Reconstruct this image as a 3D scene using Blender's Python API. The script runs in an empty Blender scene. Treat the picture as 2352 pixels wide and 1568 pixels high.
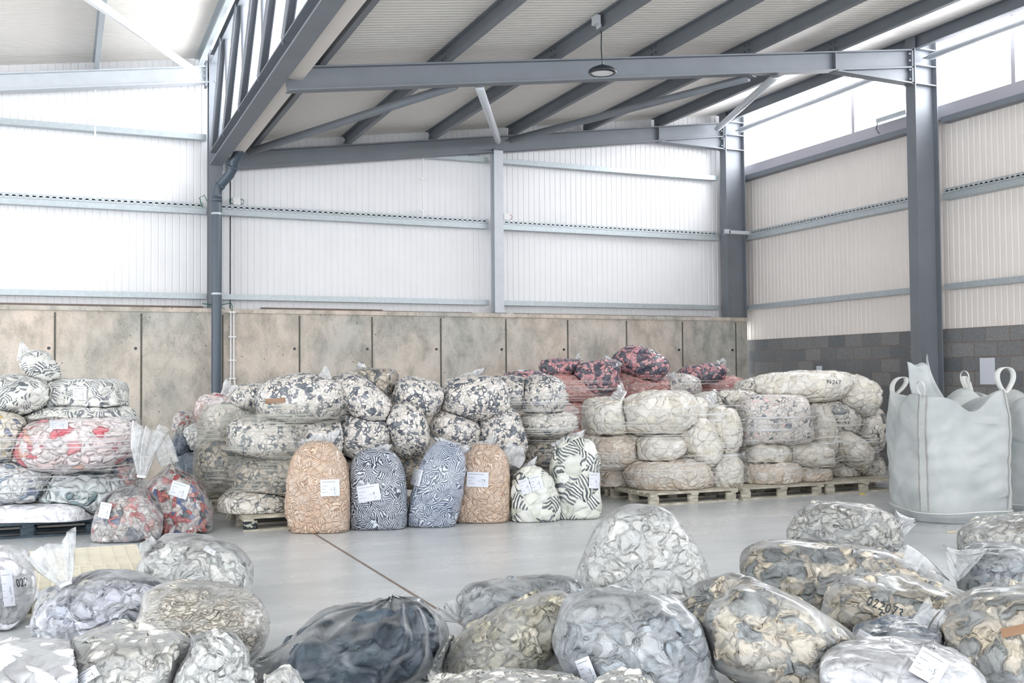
import bpy, bmesh, math, random
import numpy as np
from mathutils import Matrix, Vector
from mathutils.bvhtree import BVHTree
S = bpy.context.scene
COL = S.collection
# ---------------------------------------------------------------- camera
F = 2399.1; YAW = .40585; PIT = .03266; ROL = -.007916; H = 1.5
def basis(yaw, pitch, roll):
    f = np.array([math.sin(yaw)*math.cos(pitch), math.cos(yaw)*math.cos(pitch), math.sin(pitch)])
    r = np.array([math.cos(yaw), -math.sin(yaw), 0]); u = np.cross(r, f)
    return r*math.cos(roll)+u*math.sin(roll), u*math.cos(roll)-r*math.sin(roll), f
CR, CU, CF = basis(YAW, PIT, ROL)
C0 = np.array([0, 0, H])
cam = bpy.data.cameras.new('camera'); camo = bpy.data.objects.new('camera', cam); COL.objects.link(camo)
cam.sensor_fit = 'HORIZONTAL'; cam.sensor_width = 36; cam.lens = 36*F/2352; cam.clip_start = .05; cam.clip_end = 300
camo.matrix_world = Matrix(((CR[0], CU[0], -CF[0], 0), (CR[1], CU[1], -CF[1], 0), (CR[2], CU[2], -CF[2], H), (0, 0, 0, 1)))
S.camera = camo
# ---------------------------------------------------------------- light
SKY = 4.4
w = bpy.data.worlds.new('sky'); S.world = w; w.use_nodes = True
bg = w.node_tree.nodes['Background']; bg.inputs[0].default_value = (.93, .96, 1, 1); bg.inputs[1].default_value = SKY
S.view_settings.view_transform = 'Standard'; S.view_settings.look = 'None'
S.view_settings.gamma = 1; S.view_settings.use_curve_mapping = False
S.view_settings.exposure = 0.0
S.cycles.max_bounces = 8; S.cycles.transparent_max_bounces = 24; S.cycles.diffuse_bounces = 5
S.cycles.caustics_reflective = False; S.cycles.caustics_refractive = False
def area(name, loc, rot, sx, sy, power, color=(1, 1, 1)):
    l = bpy.data.lights.new(name, 'AREA'); l.shape = 'RECTANGLE'; l.size = sx; l.size_y = sy; l.energy = power; l.color = color
    o = bpy.data.objects.new(name, l); o.location = loc; o.rotation_euler = rot; COL.objects.link(o); return o
# daylight through the high side windows and the raised glazing strip over the valley truss (placed outside the panes)
area('daylight_side_windows', (12.7, 8, 6.15), (0, math.radians(90), 0), 1.1, 20, 1500, (.95, .97, 1))
area('daylight_valley_glazing', (2.95, 8, 5.95), (0, math.radians(90), 0), 1.2, 20, 850, (.93, .96, 1))

# ---------------------------------------------------------------- geometry helpers
def ray(x, y): return CF+CR*(x-1176)/F-CU*(y-784)/F
def onY(x, y, Y): d = ray(x, y); return C0+d*Y/d[1]
def onZ(x, y, Z=0.): d = ray(x, y); return C0+d*(Z-H)/d[2]
def lin(c):
    return tuple(((v/255)/12.92 if v/255 <= .04045 else ((v/255+.055)/1.055)**2.4) for v in c)+(1,)
def mesh(name, V, Fc, mat=None, parent=None, smooth=False, loc=None):
    V = np.asarray(V, dtype=float)
    me = bpy.data.meshes.new(name)
    o = bpy.data.objects.new(name, me); COL.objects.link(o)
    if parent is not None:
        o.parent = parent; V = V-np.array(parent['_o'])
    else:
        if loc is None: loc = ((V.min(0)+V.max(0))/2); loc[2] = V[:, 2].min()
        V = V-np.array(loc); o.location = loc; o['_o'] = list(map(float, loc))
    me.from_pydata(V.tolist(), [], [list(map(int, f)) for f in Fc] if not isinstance(Fc, np.ndarray) else Fc.tolist())
    if smooth: me.polygons.foreach_set('use_smooth', [True]*len(me.polygons))
    if mat: me.materials.append(mat)
    me.update(); return o
def sub(parent_obj, o):        # make o (world-built) a child of a part that has its own zero offset
    o.parent = parent_obj; return o
def empty(name, loc):
    o = bpy.data.objects.new(name, None); COL.objects.link(o); o.location = loc; o.empty_display_size = .1
    o['_o'] = list(map(float, loc)); return o
def tag(o, label=None, cat=None, group=None, kind=None):
    if label: o['label'] = label
    if cat: o['category'] = cat
    if group: o['group'] = group
    if kind: o['kind'] = kind
    return o
class MB:
    def __init__(s): s.V = []; s.F = []
    def add(s, V, Fc):
        n = len(s.V); s.V += [tuple(map(float, v)) for v in V]; s.F += [[i+n for i in f] for f in Fc]; return s
    def box(s, a, b):
        x0, y0, z0 = a; x1, y1, z1 = b
        return s.add([(x0, y0, z0), (x1, y0, z0), (x1, y1, z0), (x0, y1, z0), (x0, y0, z1), (x1, y0, z1), (x1, y1, z1), (x0, y1, z1)],
                     [(0, 3, 2, 1), (4, 5, 6, 7), (0, 1, 5, 4), (1, 2, 6, 5), (2, 3, 7, 6), (3, 0, 4, 7)])
    def prism(s, sec, A, B, up=(0, 0, 1)):
        # extrude the 2D section (list of (side,up)) from A to B
        A = np.array(A, float); B = np.array(B, float); d = B-A; d /= np.linalg.norm(d)
        sd = np.cross(d, np.array(up, float)); sd /= np.linalg.norm(sd); u2 = np.cross(sd, d); n = len(sec)
        V = [P+sd*q[0]+u2*q[1] for P in (A, B) for q in sec]
        Fc = [(i, (i+1) % n, n+(i+1) % n, n+i) for i in range(n)]+[tuple(range(n))[::-1], tuple(range(n, 2*n))]
        return s.add(V, Fc)
    def ibeam(s, A, B, h, b, tw=.012, tf=.018, up=(0, 0, 1)):
        # A,B at the middle of the TOP flange face
        a, c = b/2, tw/2
        sec = [(-a, -h), (a, -h), (a, -h+tf), (c, -h+tf), (c, -tf), (a, -tf), (a, 0), (-a, 0), (-a, -tf), (-c, -tf), (-c, -h+tf), (-a, -h+tf)]
        return s.prism(sec, A, B, up)
    def tube(s, A, B, r, n=16): return s.prism([(r*math.cos(2*math.pi*i/n), r*math.sin(2*math.pi*i/n)) for i in range(n)], A, B, (0.01, .02, 1) if abs(B[0]-A[0])+abs(B[1]-A[1]) > .05 else (0, 1, 0))
    def path(s, P, r, n=8):
        P = [np.array(p, float) for p in P]; base = len(s.V); m = len(P); prev = None
        for k, p in enumerate(P):
            t = (P[min(k+1, m-1)]-P[max(k-1, 0)]); t /= np.linalg.norm(t)+1e-9
            a = np.cross(t, (0, 0, 1) if abs(t[2]) < .9 else (1, 0, 0)) if prev is None else prev-t*np.dot(prev, t)
            a /= np.linalg.norm(a)+1e-9; prev = a; b = np.cross(t, a)
            for i in range(n):
                s.V.append(tuple(p+r*(a*math.cos(2*math.pi*i/n)+b*math.sin(2*math.pi*i/n))))
        for k in range(m-1):
            for i in range(n):
                j = (i+1) % n; s.F.append([base+k*n+i, base+k*n+j, base+(k+1)*n+j, base+(k+1)*n+i])
        s.F.append([base+i for i in range(n)][::-1]); s.F.append([base+(m-1)*n+i for i in range(n)]); return s
    def build(s, name, mat, parent=None, smooth=False, loc=None): return mesh(name, s.V, s.F, mat, parent, smooth, loc)

# ---------------------------------------------------------------- materials
def new_mat(name):
    m = bpy.data.materials.new(name); m.use_nodes = True; nt = m.node_tree
    return m, nt, nt.nodes, nt.links, nt.nodes['Principled BSDF']
def N(nd, t, **k):
    n = nd.new(t)
    for a, b in k.items(): setattr(n, a, b)
    return n
def coords(nd, ln, scale=(1, 1, 1), rnd=True):
    tc = N(nd, 'ShaderNodeTexCoord'); oi = N(nd, 'ShaderNodeObjectInfo')
    ad = N(nd, 'ShaderNodeVectorMath', operation='ADD'); mu = N(nd, 'ShaderNodeMath', operation='MULTIPLY'); mu.inputs[1].default_value = 37.0
    ln.new(oi.outputs['Random'], mu.inputs[0]); ln.new(tc.outputs['Object'], ad.inputs[0])
    if rnd: ln.new(mu.outputs[0], ad.inputs[1])
    mp = N(nd, 'ShaderNodeVectorMath', operation='MULTIPLY'); mp.inputs[1].default_value = scale
    ln.new(ad.outputs[0], mp.inputs[0]); return mp.outputs[0]
def mixc(nd, ln, fac, a, b, mode='MIX'):
    m = N(nd, 'ShaderNodeMix', data_type='RGBA', blend_type=mode)
    for sock, v in ((m.inputs['Factor'], fac), (m.inputs['A'], a), (m.inputs['B'], b)):
        if hasattr(v, 'is_output'): ln.new(v, sock)
        else: sock.default_value = v
    return m.outputs['Result']
def ramp(nd, ln, src, stops, interp='LINEAR'):
    r = N(nd, 'ShaderNodeValToRGB'); r.color_ramp.interpolation = interp; e = r.color_ramp.elements
    while len(e) > 1: e.remove(e[-1])
    e[0].position = stops[0][0]; e[0].color = stops[0][1]
    for p, c in stops[1:]:
        q = e.new(p); q.color = c
    ln.new(src, r.inputs[0]); return r.outputs[0]
def g(v): return (v, v, v, 1)
def simple(name, rgb, rough=.5, metal=0., noise=0., nscale=6., bump=0., coat=0.):
    m, nt, nd, ln, p = new_mat(name)
    p.inputs['Roughness'].default_value = rough; p.inputs['Metallic'].default_value = metal
    p.inputs['Coat Weight'].default_value = coat
    c = lin(rgb)
    if noise:
        v = coords(nd, ln); n = N(nd, 'ShaderNodeTexNoise'); n.inputs['Scale'].default_value = nscale; n.inputs['Detail'].default_value = 6
        ln.new(v, n.inputs['Vector'])
        k = ramp(nd, ln, n.outputs[0], [(.3, tuple(x*(1-noise) for x in c[:3])+(1,)), (.7, tuple(min(1, x*(1+noise)) for x in c[:3])+(1,))])
        ln.new(k, p.inputs['Base Color'])
        if bump:
            b = N(nd, 'ShaderNodeBump'); b.inputs['Strength'].default_value = bump; b.inputs['Distance'].default_value = .01
            ln.new(n.outputs[0], b.inputs['Height']); ln.new(b.outputs[0], p.inputs['Normal'])
    else: p.inputs['Base Color'].default_value = c
    return m
M = {}
M['steel'] = simple('painted_grey_steel', (116, 121, 128), .55, noise=.06, nscale=3)
M['galv'] = simple('galvanised_steel', (176, 184, 188), .42, .35, noise=.08, nscale=20)
M['steel_lite'] = simple('light_grey_steel', (196, 201, 206), .45, noise=.04)
M['dark_pipe'] = simple('dark_grey_plastic_pipe', (72, 84, 96), .35)
M['clad'] = simple('white_ribbed_cladding', (232, 232, 234), .5, noise=.02, nscale=2)
M['clad_warm'] = simple('cream_ribbed_cladding', (236, 229, 223), .55, noise=.02, nscale=2)
M['roofm'] = simple('off_white_roof_sheet', (228, 224, 218), .55, noise=.03, nscale=1)
M['white'] = simple('white_plastic', (235, 235, 235), .4)
M['black'] = simple('black_plastic', (28, 36, 44), .35)
M['paper'] = simple('white_paper', (216, 219, 228), .6)
M['ink'] = simple('grey_ink', (96, 104, 118), .7)
M['marker'] = simple('dark_marker_ink', (38, 52, 60), .6)
M['tape'] = simple('brown_packing_tape', (138, 108, 84), .35, noise=.1)
M['webbing'] = simple('white_webbing', (208, 209, 206), .75, noise=.05, nscale=60)
M['strap'] = simple('off_white_sewn_strap', (180, 183, 182), .8, noise=.06, nscale=40)
M['stitch'] = simple('brown_thread', (150, 138, 128), .8)
M['green'] = simple('green_wire', (46, 104, 84), .5)
M['red'] = simple('red_plastic', (200, 50, 52), .5)
M['copper'] = simple('orange_wire', (190, 106, 84), .5)
M['yellow'] = simple('yellow_scrap', (226, 196, 92), .7)
M['cream_rag'] = simple('cream_scrap', (206, 196, 180), .8, noise=.1, nscale=30)
M['wood_dark'] = simple('brown_timber', (122, 108, 100), .7, noise=.15, nscale=8)
M['window_frame'] = simple('grey_aluminium_frame', (166, 164, 172), .45)
def wood_mat(name, a, b, stain=.0):
    m, nt, nd, ln, p = new_mat(name); v = coords(nd, ln, (3, 3, 14)); n = N(nd, 'ShaderNodeTexNoise'); n.inputs['Scale'].default_value = 3; n.inputs['Detail'].default_value = 8
    ln.new(v, n.inputs['Vector']); k = ramp(nd, ln, n.outputs[0], [(.35, lin(a)), (.65, lin(b))]); ln.new(k, p.inputs['Base Color'])
    p.inputs['Roughness'].default_value = .75; return m
M['pallet'] = wood_mat('weathered_pressed_wood', (158, 152, 138), (206, 200, 184))
M['pallet_dark'] = wood_mat('dark_blue_plastic', (44, 58, 68), (70, 84, 94))
M['pallet_cream'] = simple('cream_plastic', (222, 217, 201), .45, noise=.06, nscale=5)
m, nt, nd, ln, p = new_mat('black_wood_with_worn_white_paint'); M['pallet_worn'] = m
n = N(nd, 'ShaderNodeTexNoise'); n.inputs['Scale'].default_value = 14; n.inputs['Detail'].default_value = 5
ln.new(coords(nd, ln, (1, 1, 2)), n.inputs['Vector'])
ln.new(ramp(nd, ln, n.outputs[0], [(.5, lin((30, 40, 46))), (.54, lin((176, 178, 164)))]), p.inputs['Base Color']); p.inputs['Roughness'].default_value = .7

# floor: pale power-floated concrete with a soft shine
m, nt, nd, ln, p = new_mat('polished_concrete'); M['floor'] = m
v = coords(nd, ln, (1, 2.4, 1), False); n = N(nd, 'ShaderNodeTexNoise'); n.inputs['Scale'].default_value = .9; n.inputs['Detail'].default_value = 9; n.inputs['Roughness'].default_value = .62
ln.new(v, n.inputs['Vector']); base = ramp(nd, ln, n.outputs[0], [(.3, lin((172, 177, 180))), (.7, lin((205, 207, 208)))])
n2 = N(nd, 'ShaderNodeTexNoise'); n2.inputs['Scale'].default_value = 22; n2.inputs['Detail'].default_value = 2; ln.new(v, n2.inputs['Vector'])
sp = ramp(nd, ln, n2.outputs[0], [(.235, g(.45)), (.26, g(1))]); ln.new(mixc(nd, ln, 1., base, sp, 'MULTIPLY'), p.inputs['Base Color'])
ln.new(ramp(nd, ln, n.outputs[0], [(.3, g(.34)), (.7, g(.24))]), p.inputs['Roughness'])
# raw concrete wall
m, nt, nd, ln, p = new_mat('raw_cast_concrete'); M['concrete'] = m
v = coords(nd, ln, (1, 1, 1), False); vs = coords(nd, ln, (1.5, 1.5, .9), False)
n = N(nd, 'ShaderNodeTexNoise'); n.inputs['Scale'].default_value = 2.2; n.inputs['Detail'].default_value = 12; n.inputs['Roughness'].default_value = .7; n.inputs['Distortion'].default_value = .3; ln.new(vs, n.inputs['Vector'])
base = ramp(nd, ln, n.outputs[0], [(.3, lin((158, 156, 150))), (.44, lin((192, 188, 180))), (.56, lin((216, 210, 202))), (.75, lin((232, 224, 216)))])
n3 = N(nd, 'ShaderNodeTexNoise'); n3.inputs['Scale'].default_value = .55; n3.inputs['Detail'].default_value = 3; ln.new(v, n3.inputs['Vector'])
tint = ramp(nd, ln, n3.outputs[0], [(.38, lin((214, 218, 216))), (.62, lin((246, 234, 225)))])
c1 = mixc(nd, ln, .8, base, tint, 'MULTIPLY')
vo = N(nd, 'ShaderNodeTexVoronoi'); vo.inputs['Scale'].default_value = 5.5; ln.new(v, vo.inputs['Vector'])
pit = ramp(nd, ln, vo.outputs['Distance'], [(.045, g(.3)), (.075, g(1))])
n4 = N(nd, 'ShaderNodeTexNoise'); n4.inputs['Scale'].default_value = 40; n4.inputs['Detail'].default_value = 4; ln.new(v, n4.inputs['Vector'])
spk = ramp(nd, ln, n4.outputs[0], [(.3, g(.55)), (.4, g(1))])
c2 = mixc(nd, ln, 1., mixc(nd, ln, 1., c1, pit, 'MULTIPLY'), spk, 'MULTIPLY'); ln.new(c2, p.inputs['Base Color']); p.inputs['Roughness'].default_value = .85
b = N(nd, 'ShaderNodeBump'); b.inputs['Strength'].default_value = .35; b.inputs['Distance'].default_value = .02; ln.new(n.outputs[0], b.inputs['Height']); ln.new(b.outputs[0], p.inputs['Normal'])
# concrete blockwork (object coordinates: Y along the wall, Z up)
m, nt, nd, ln, p = new_mat('concrete_blockwork'); M['block'] = m
tc = N(nd, 'ShaderNodeTexCoord'); sx = N(nd, 'ShaderNodeSeparateXYZ'); cx = N(nd, 'ShaderNodeCombineXYZ'); ln.new(tc.outputs['Object'], sx.inputs[0]); ln.new(sx.outputs[1], cx.inputs[0]); ln.new(sx.outputs[2], cx.inputs[1])
br = N(nd, 'ShaderNodeTexBrick'); ln.new(cx.outputs[0], br.inputs['Vector']); br.inputs['Scale'].default_value = 1
br.inputs['Brick Width'].default_value = .42; br.inputs['Row Height'].default_value = .215; br.inputs['Mortar Size'].default_value = .009; br.inputs['Mortar Smooth'].default_value = .3
br.inputs['Color1'].default_value = lin((112, 116, 120)); br.inputs['Color2'].default_value = lin((144, 143, 143)); br.inputs['Mortar'].default_value = lin((138, 128, 122))
n = N(nd, 'ShaderNodeTexNoise'); n.inputs['Scale'].default_value = 60; n.inputs['Detail'].default_value = 5; ln.new(tc.outputs['Object'], n.inputs['Vector'])
ln.new(mixc(nd, ln, 1., br.outputs['Color'], ramp(nd, ln, n.outputs[0], [(.3, g(.7)), (.7, g(1.1))]), 'MULTIPLY'), p.inputs['Base Color']); p.inputs['Roughness'].default_value = .9
b = N(nd, 'ShaderNodeBump'); b.invert = True; b.inputs['Distance'].default_value = .02; b.inputs['Strength'].default_value = .8; ln.new(br.outputs['Fac'], b.inputs['Height']); ln.new(b.outputs[0], p.inputs['Normal'])
# window glass
m, nt, nd, ln, p = new_mat('clear_glass'); M['glass'] = m; nd.remove(p)
t = N(nd, 'ShaderNodeBsdfTransparent'); gl = N(nd, 'ShaderNodeBsdfGlossy'); gl.inputs['Roughness'].default_value = .05; mx = N(nd, 'ShaderNodeMixShader'); mx.inputs[0].default_value = .06
ln.new(t.outputs[0], mx.inputs[1]); ln.new(gl.outputs[0], mx.inputs[2]); ln.new(mx.outputs[0], nd['Material Output'].inputs[0])
# clear polythene film
def film_mat(name, a0, a1, scale, streak=None, tint=(240, 243, 246), rough=.2, bump=.012, ior=1.33, lo=.35, hi=.62, edge=.0, vs=(1, 1, 1)):
    m, nt, nd, ln, p = new_mat(name); nd.remove(p)
    v = coords(nd, ln, streak or vs); n = N(nd, 'ShaderNodeTexNoise'); n.inputs['Scale'].default_value = scale; n.inputs['Detail'].default_value = 6; n.inputs['Distortion'].default_value = 1.2 if not streak else .1
    ln.new(v, n.inputs['Vector'])
    n2 = N(nd, 'ShaderNodeTexNoise'); n2.inputs['Scale'].default_value = scale*.45; n2.inputs['Detail'].default_value = 2; n2.inputs['Distortion'].default_value = 2.2
    n2.noise_type = 'RIDGED_MULTIFRACTAL' if not streak else 'FBM'; ln.new(v, n2.inputs['Vector'])
    bp = N(nd, 'ShaderNodeBump'); bp.inputs['Strength'].default_value = .8; bp.inputs['Distance'].default_value = bump; ln.new(n2.outputs[0], bp.inputs['Height'])
    df = N(nd, 'ShaderNodeBsdfDiffuse'); df.inputs[0].default_value = lin(tint); tr = N(nd, 'ShaderNodeBsdfTranslucent'); tr.inputs[0].default_value = lin(tint)
    gl = N(nd, 'ShaderNodeBsdfGlossy'); gl.inputs['Roughness'].default_value = rough; ln.new(bp.outputs[0], gl.inputs['Normal']); ln.new(bp.outputs[0], df.inputs['Normal'])
    m1 = N(nd, 'ShaderNodeMixShader'); m1.inputs[0].default_value = .4; ln.new(df.outputs[0], m1.inputs[1]); ln.new(tr.outputs[0], m1.inputs[2])
    tp = N(nd, 'ShaderNodeBsdfTransparent'); m2 = N(nd, 'ShaderNodeMixShader'); fac = ramp(nd, ln, n.outputs[0], [(lo, g(a0)), (hi, g(a1))])
    if streak:                               # the film shows only where it is bunched into bands
        nb = N(nd, 'ShaderNodeTexNoise'); nb.inputs['Scale'].default_value = 2.6; nb.inputs['Detail'].default_value = 2; ln.new(coords(nd, ln, (1, 1, 1.6)), nb.inputs['Vector'])
        mk = N(nd, 'ShaderNodeMath', operation='MULTIPLY'); ln.new(ramp(nd, ln, nb.outputs[0], [(.40, g(.3)), (.58, g(1))]), mk.inputs[0]); ln.new(fac, mk.inputs[1]); fac = mk.outputs[0]
    lw = N(nd, 'ShaderNodeLayerWeight'); lw.inputs[0].default_value = .5; fa = ramp(nd, ln, lw.outputs['Facing'], [(.35, g(0)), (1., g(edge))])
    ae = N(nd, 'ShaderNodeMath', operation='ADD'); ae.use_clamp = True; ln.new(fac, ae.inputs[0]); ln.new(fa, ae.inputs[1]); fac = ae.outputs[0]
    ln.new(fac, m2.inputs[0]); ln.new(tp.outputs[0], m2.inputs[1]); ln.new(m1.outputs[0], m2.inputs[2])
    fr = N(nd, 'ShaderNodeFresnel'); fr.inputs[0].default_value = ior; ln.new(bp.outputs[0], fr.inputs['Normal'])
    m3 = N(nd, 'ShaderNodeMixShader'); ln.new(fr.outputs[0], m3.inputs[0]); ln.new(m2.outputs[0], m3.inputs[1]); ln.new(gl.outputs[0], m3.inputs[2])
    if streak:
        fm = N(nd, 'ShaderNodeMath', operation='MULTIPLY'); fm.inputs[1].default_value = .35; ln.new(fr.outputs[0], fm.inputs[0]); ln.new(fm.outputs[0], m3.inputs[0])
    ln.new(m3.outputs[0], nd['Material Output'].inputs[0]); return m
M['film'] = film_mat('clear_polythene_film', .02, .38, 5, lo=.44, hi=.68, edge=.5, vs=(.8, .8, 2.0), ior=1.28)
M['film_clear'] = film_mat('very_clear_polythene_film', .0, .22, 6, lo=.5, hi=.7, ior=1.3, edge=.5, vs=(.8, .8, 1.8))
M['film_tail'] = film_mat('milky_polythene_film', .15, .5, 10, rough=.3, bump=.006, ior=1.25, edge=.35)
M['wrap'] = film_mat('stretch_wrap_film', .0, .75, 1.0, streak=(.5, .5, 60), rough=.25, bump=.002, lo=.49, hi=.64)
M['wrap_heavy'] = film_mat('layered_stretch_wrap_film', .12, .6, 1.0, streak=(.8, .8, 60), tint=(222, 224, 216), rough=.25, bump=.003, lo=.42, hi=.62)

def scraps(name, palette, cell=.06, warp=.6, crease=.9, sliver=None, stripes=None, haze=(.06, .3), coat=.55, aniso=(1, 1, 1)):
    """fabric offcuts pressed against thin film. palette: [(weight, rgb)], stripes: (freq, rgb, share of the patches striped)"""
    m, nt, nd, ln, p = new_mat(name)
    v0 = coords(nd, ln, aniso)
    nz = N(nd, 'ShaderNodeTexNoise'); nz.inputs['Scale'].default_value = .45/cell; nz.inputs['Detail'].default_value = 2; ln.new(v0, nz.inputs['Vector'])
    sb = N(nd, 'ShaderNodeVectorMath', operation='SUBTRACT'); sb.inputs[1].default_value = (.5, .5, .5); ln.new(nz.outputs['Color'], sb.inputs[0])
    sc = N(nd, 'ShaderNodeVectorMath', operation='SCALE'); sc.inputs['Scale'].default_value = warp*cell*3; ln.new(sb.outputs[0], sc.inputs[0])
    ad = N(nd, 'ShaderNodeVectorMath', operation='ADD'); ln.new(v0, ad.inputs[0]); ln.new(sc.outputs[0], ad.inputs[1]); v = ad.outputs[0]
    vo = N(nd, 'ShaderNodeTexVoronoi'); vo.inputs['Scale'].default_value = 1/cell; ln.new(v, vo.inputs['Vector'])
    ve = N(nd, 'ShaderNodeTexVoronoi', feature='DISTANCE_TO_EDGE'); ve.inputs['Scale'].default_value = 1/cell; ln.new(v, ve.inputs['Vector'])
    sp = N(nd, 'ShaderNodeSeparateColor'); ln.new(vo.outputs['Color'], sp.inputs[0])
    tot = sum(a for a, _ in palette); acc = 0; st = []
    for a, c in palette: st.append((acc/tot, lin(c))); acc += a
    col = ramp(nd, ln, sp.outputs[0], st, 'CONSTANT')
    if stripes:
        fq, sc_rgb, share = stripes
        d = N(nd, 'ShaderNodeVectorMath', operation='SUBTRACT'); d.inputs[1].default_value = (.5, .5, .5); ln.new(vo.outputs['Color'], d.inputs[0])
        nm = N(nd, 'ShaderNodeVectorMath', operation='NORMALIZE'); ln.new(d.outputs[0], nm.inputs[0])
        dt = N(nd, 'ShaderNodeVectorMath', operation='DOT_PRODUCT'); ln.new(nm.outputs[0], dt.inputs[0]); ln.new(v, dt.inputs[1])
        mu = N(nd, 'ShaderNodeMath', operation='MULTIPLY'); mu.inputs[1].default_value = fq; ln.new(dt.outputs['Value'], mu.inputs[0])
        si = N(nd, 'ShaderNodeMath', operation='SINE'); ln.new(mu.outputs[0], si.inputs[0])
        gt = N(nd, 'ShaderNodeMath', operation='GREATER_THAN'); gt.inputs[1].default_value = .05 if fq < 400 else (-.3 if sc_rgb[0] < 100 else .0); ln.new(si.outputs[0], gt.inputs[0])
        lt = N(nd, 'ShaderNodeMath', operation='LESS_THAN'); lt.inputs[1].default_value = share; ln.new(sp.outputs[1], lt.inputs[0])
        an = N(nd, 'ShaderNodeMath', operation='MULTIPLY'); ln.new(gt.outputs[0], an.inputs[0]); ln.new(lt.outputs[0], an.inputs[1])
        col = mixc(nd, ln, an.outputs[0], col, lin(sc_rgb))
    if sliver:                                        # narrow dark offcuts caught between the larger pieces
        rgb, wd = sliver
        n5 = N(nd, 'ShaderNodeTexNoise'); n5.inputs['Scale'].default_value = .5/cell; ln.new(v0, n5.inputs['Vector'])
        ms = N(nd, 'ShaderNodeMath', operation='MULTIPLY'); ln.new(ramp(nd, ln, n5.outputs[0], [(.47, g(0)), (.60, g(1))]), ms.inputs[0]); ms.inputs[1].default_value = wd
        l2 = N(nd, 'ShaderNodeMath', operation='LESS_THAN'); ln.new(ve.outputs['Distance'], l2.inputs[0]); ln.new(ms.outputs[0], l2.inputs[1])
        col = mixc(nd, ln, l2.outputs[0], col, lin(rgb))
    tone = ramp(nd, ln, sp.outputs[2], [(0, g(.84)), (1, g(1.04))]); col = mixc(nd, ln, 1., col, tone, 'MULTIPLY')
    nh = N(nd, 'ShaderNodeTexNoise'); nh.inputs['Scale'].default_value = 5; nh.inputs['Detail'].default_value = 6; nh.inputs['Distortion'].default_value = 1.5; ln.new(v0, nh.inputs['Vector'])
    hz = ramp(nd, ln, nh.outputs[0], [(.4, g(haze[0])), (.68, g(haze[1]))])
    col = mixc(nd, ln, hz, col, lin((232, 234, 238)))
    ln.new(col, p.inputs['Base Color']); p.inputs['Roughness'].default_value = .62
    ed = ramp(nd, ln, ve.outputs['Distance'], [(0, g(0)), (.16, g(.75)), (.4, g(1))])
    b1 = N(nd, 'ShaderNodeBump'); b1.inputs['Strength'].default_value = crease; b1.inputs['Distance'].default_value = cell*.34; ln.new(ed, b1.inputs['Height'])
    nf = N(nd, 'ShaderNodeTexNoise'); nf.inputs['Scale'].default_value = 1.4/cell; nf.inputs['Detail'].default_value = 5; nf.inputs['Distortion'].default_value = 1.0; ln.new(v, nf.inputs['Vector'])
    b2 = N(nd, 'ShaderNodeBump'); b2.inputs['Strength'].default_value = .42; b2.inputs['Distance'].default_value = cell*.45; ln.new(nf.outputs[0], b2.inputs['Height']); ln.new(b1.outputs[0], b2.inputs['Normal'])
    ln.new(b2.outputs[0], p.inputs['Normal'])
    nw = N(nd, 'ShaderNodeTexNoise'); nw.noise_type = 'RIDGED_MULTIFRACTAL'; nw.inputs['Scale'].default_value = 5; nw.inputs['Detail'].default_value = 4; nw.inputs['Distortion'].default_value = 1.6; ln.new(v0, nw.inputs['Vector'])
    b3 = N(nd, 'ShaderNodeBump'); b3.inputs['Strength'].default_value = .7; b3.inputs['Distance'].default_value = .02; ln.new(nw.outputs[0], b3.inputs['Height'])
    p.inputs['Coat Weight'].default_value = coat; p.inputs['Coat Roughness'].default_value = .16; ln.new(b3.outputs[0], p.inputs['Coat Normal'])
    return m
K = (66, 80, 94); CRM = (226, 218, 208); CR2 = (206, 198, 188)
M['bw'] = scraps('cream_and_black_offcuts', [(10, (236, 228, 218)), (1.6, (58, 70, 86)), (6, (230, 222, 213)), (3, (218, 210, 200)), (1.6, (70, 82, 96)), (5, (240, 234, 226))], .043, .95, crease=.75, sliver=((56, 68, 84), .15))
M['bw_brown'] = scraps('dirty_cream_and_black_offcuts', [(8, (196, 184, 168)), (2, (72, 78, 82)), (4, (178, 168, 152)), (3, (150, 142, 130)), (2, (88, 94, 98))], .055, .9, sliver=((76, 80, 82), .1), haze=(.02, .16))
M['bw_stripe'] = scraps('white_scraps_with_black_stripes', [(1, (226, 226, 220)), (1, (214, 214, 206))], .075, .5, crease=.6, stripes=(290, (46, 60, 70), .6), haze=(.08, .3))
M['green_bw'] = scraps('pale_green_white_scraps_with_black_stripes', [(3, (222, 224, 212)), (2, (206, 210, 196)), (3, (232, 233, 226))], .13, .4, crease=.5, stripes=(190, (30, 46, 58), .5), haze=(.05, .22))
M['tan_stripe'] = scraps('tan_striped_ribbons', [(1, (222, 200, 176))], .06, .45, crease=.7, stripes=(470, (170, 132, 106), 2), haze=(.02, .18))
M['navy_stripe'] = scraps('navy_striped_ribbons', [(1, (214, 222, 234))], .065, .45, crease=.6, stripes=(440, (24, 36, 60), 2), haze=(.02, .16))
M['blue_stripe'] = scraps('blue_striped_ribbons', [(1, (212, 222, 238))], .065, .45, crease=.6, stripes=(450, (46, 60, 92), 2), haze=(.05, .25))
M['pink_bw'] = scraps('pink_and_black_offcuts', [(4, (224, 160, 164)), (4, (62, 62, 82)), (3, (210, 144, 152)), (2, (92, 80, 102))], .06, .9, sliver=((54, 56, 76), .12), haze=(.03, .2))
M['salmon'] = scraps('salmon_ribbon_offcuts', [(4, (238, 178, 170)), (3, (230, 162, 155)), (2, (242, 196, 189)), (1, (200, 124, 122))], .05, .9, haze=(.02, .22), aniso=(1, 1, 1.8))
M['cream'] = scraps('cream_cloth_offcuts', [(5, (232, 226, 212)), (4, (226, 218, 202)), (3, (236, 231, 221))], .12, .7, crease=.55, haze=(.05, .3))
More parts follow.
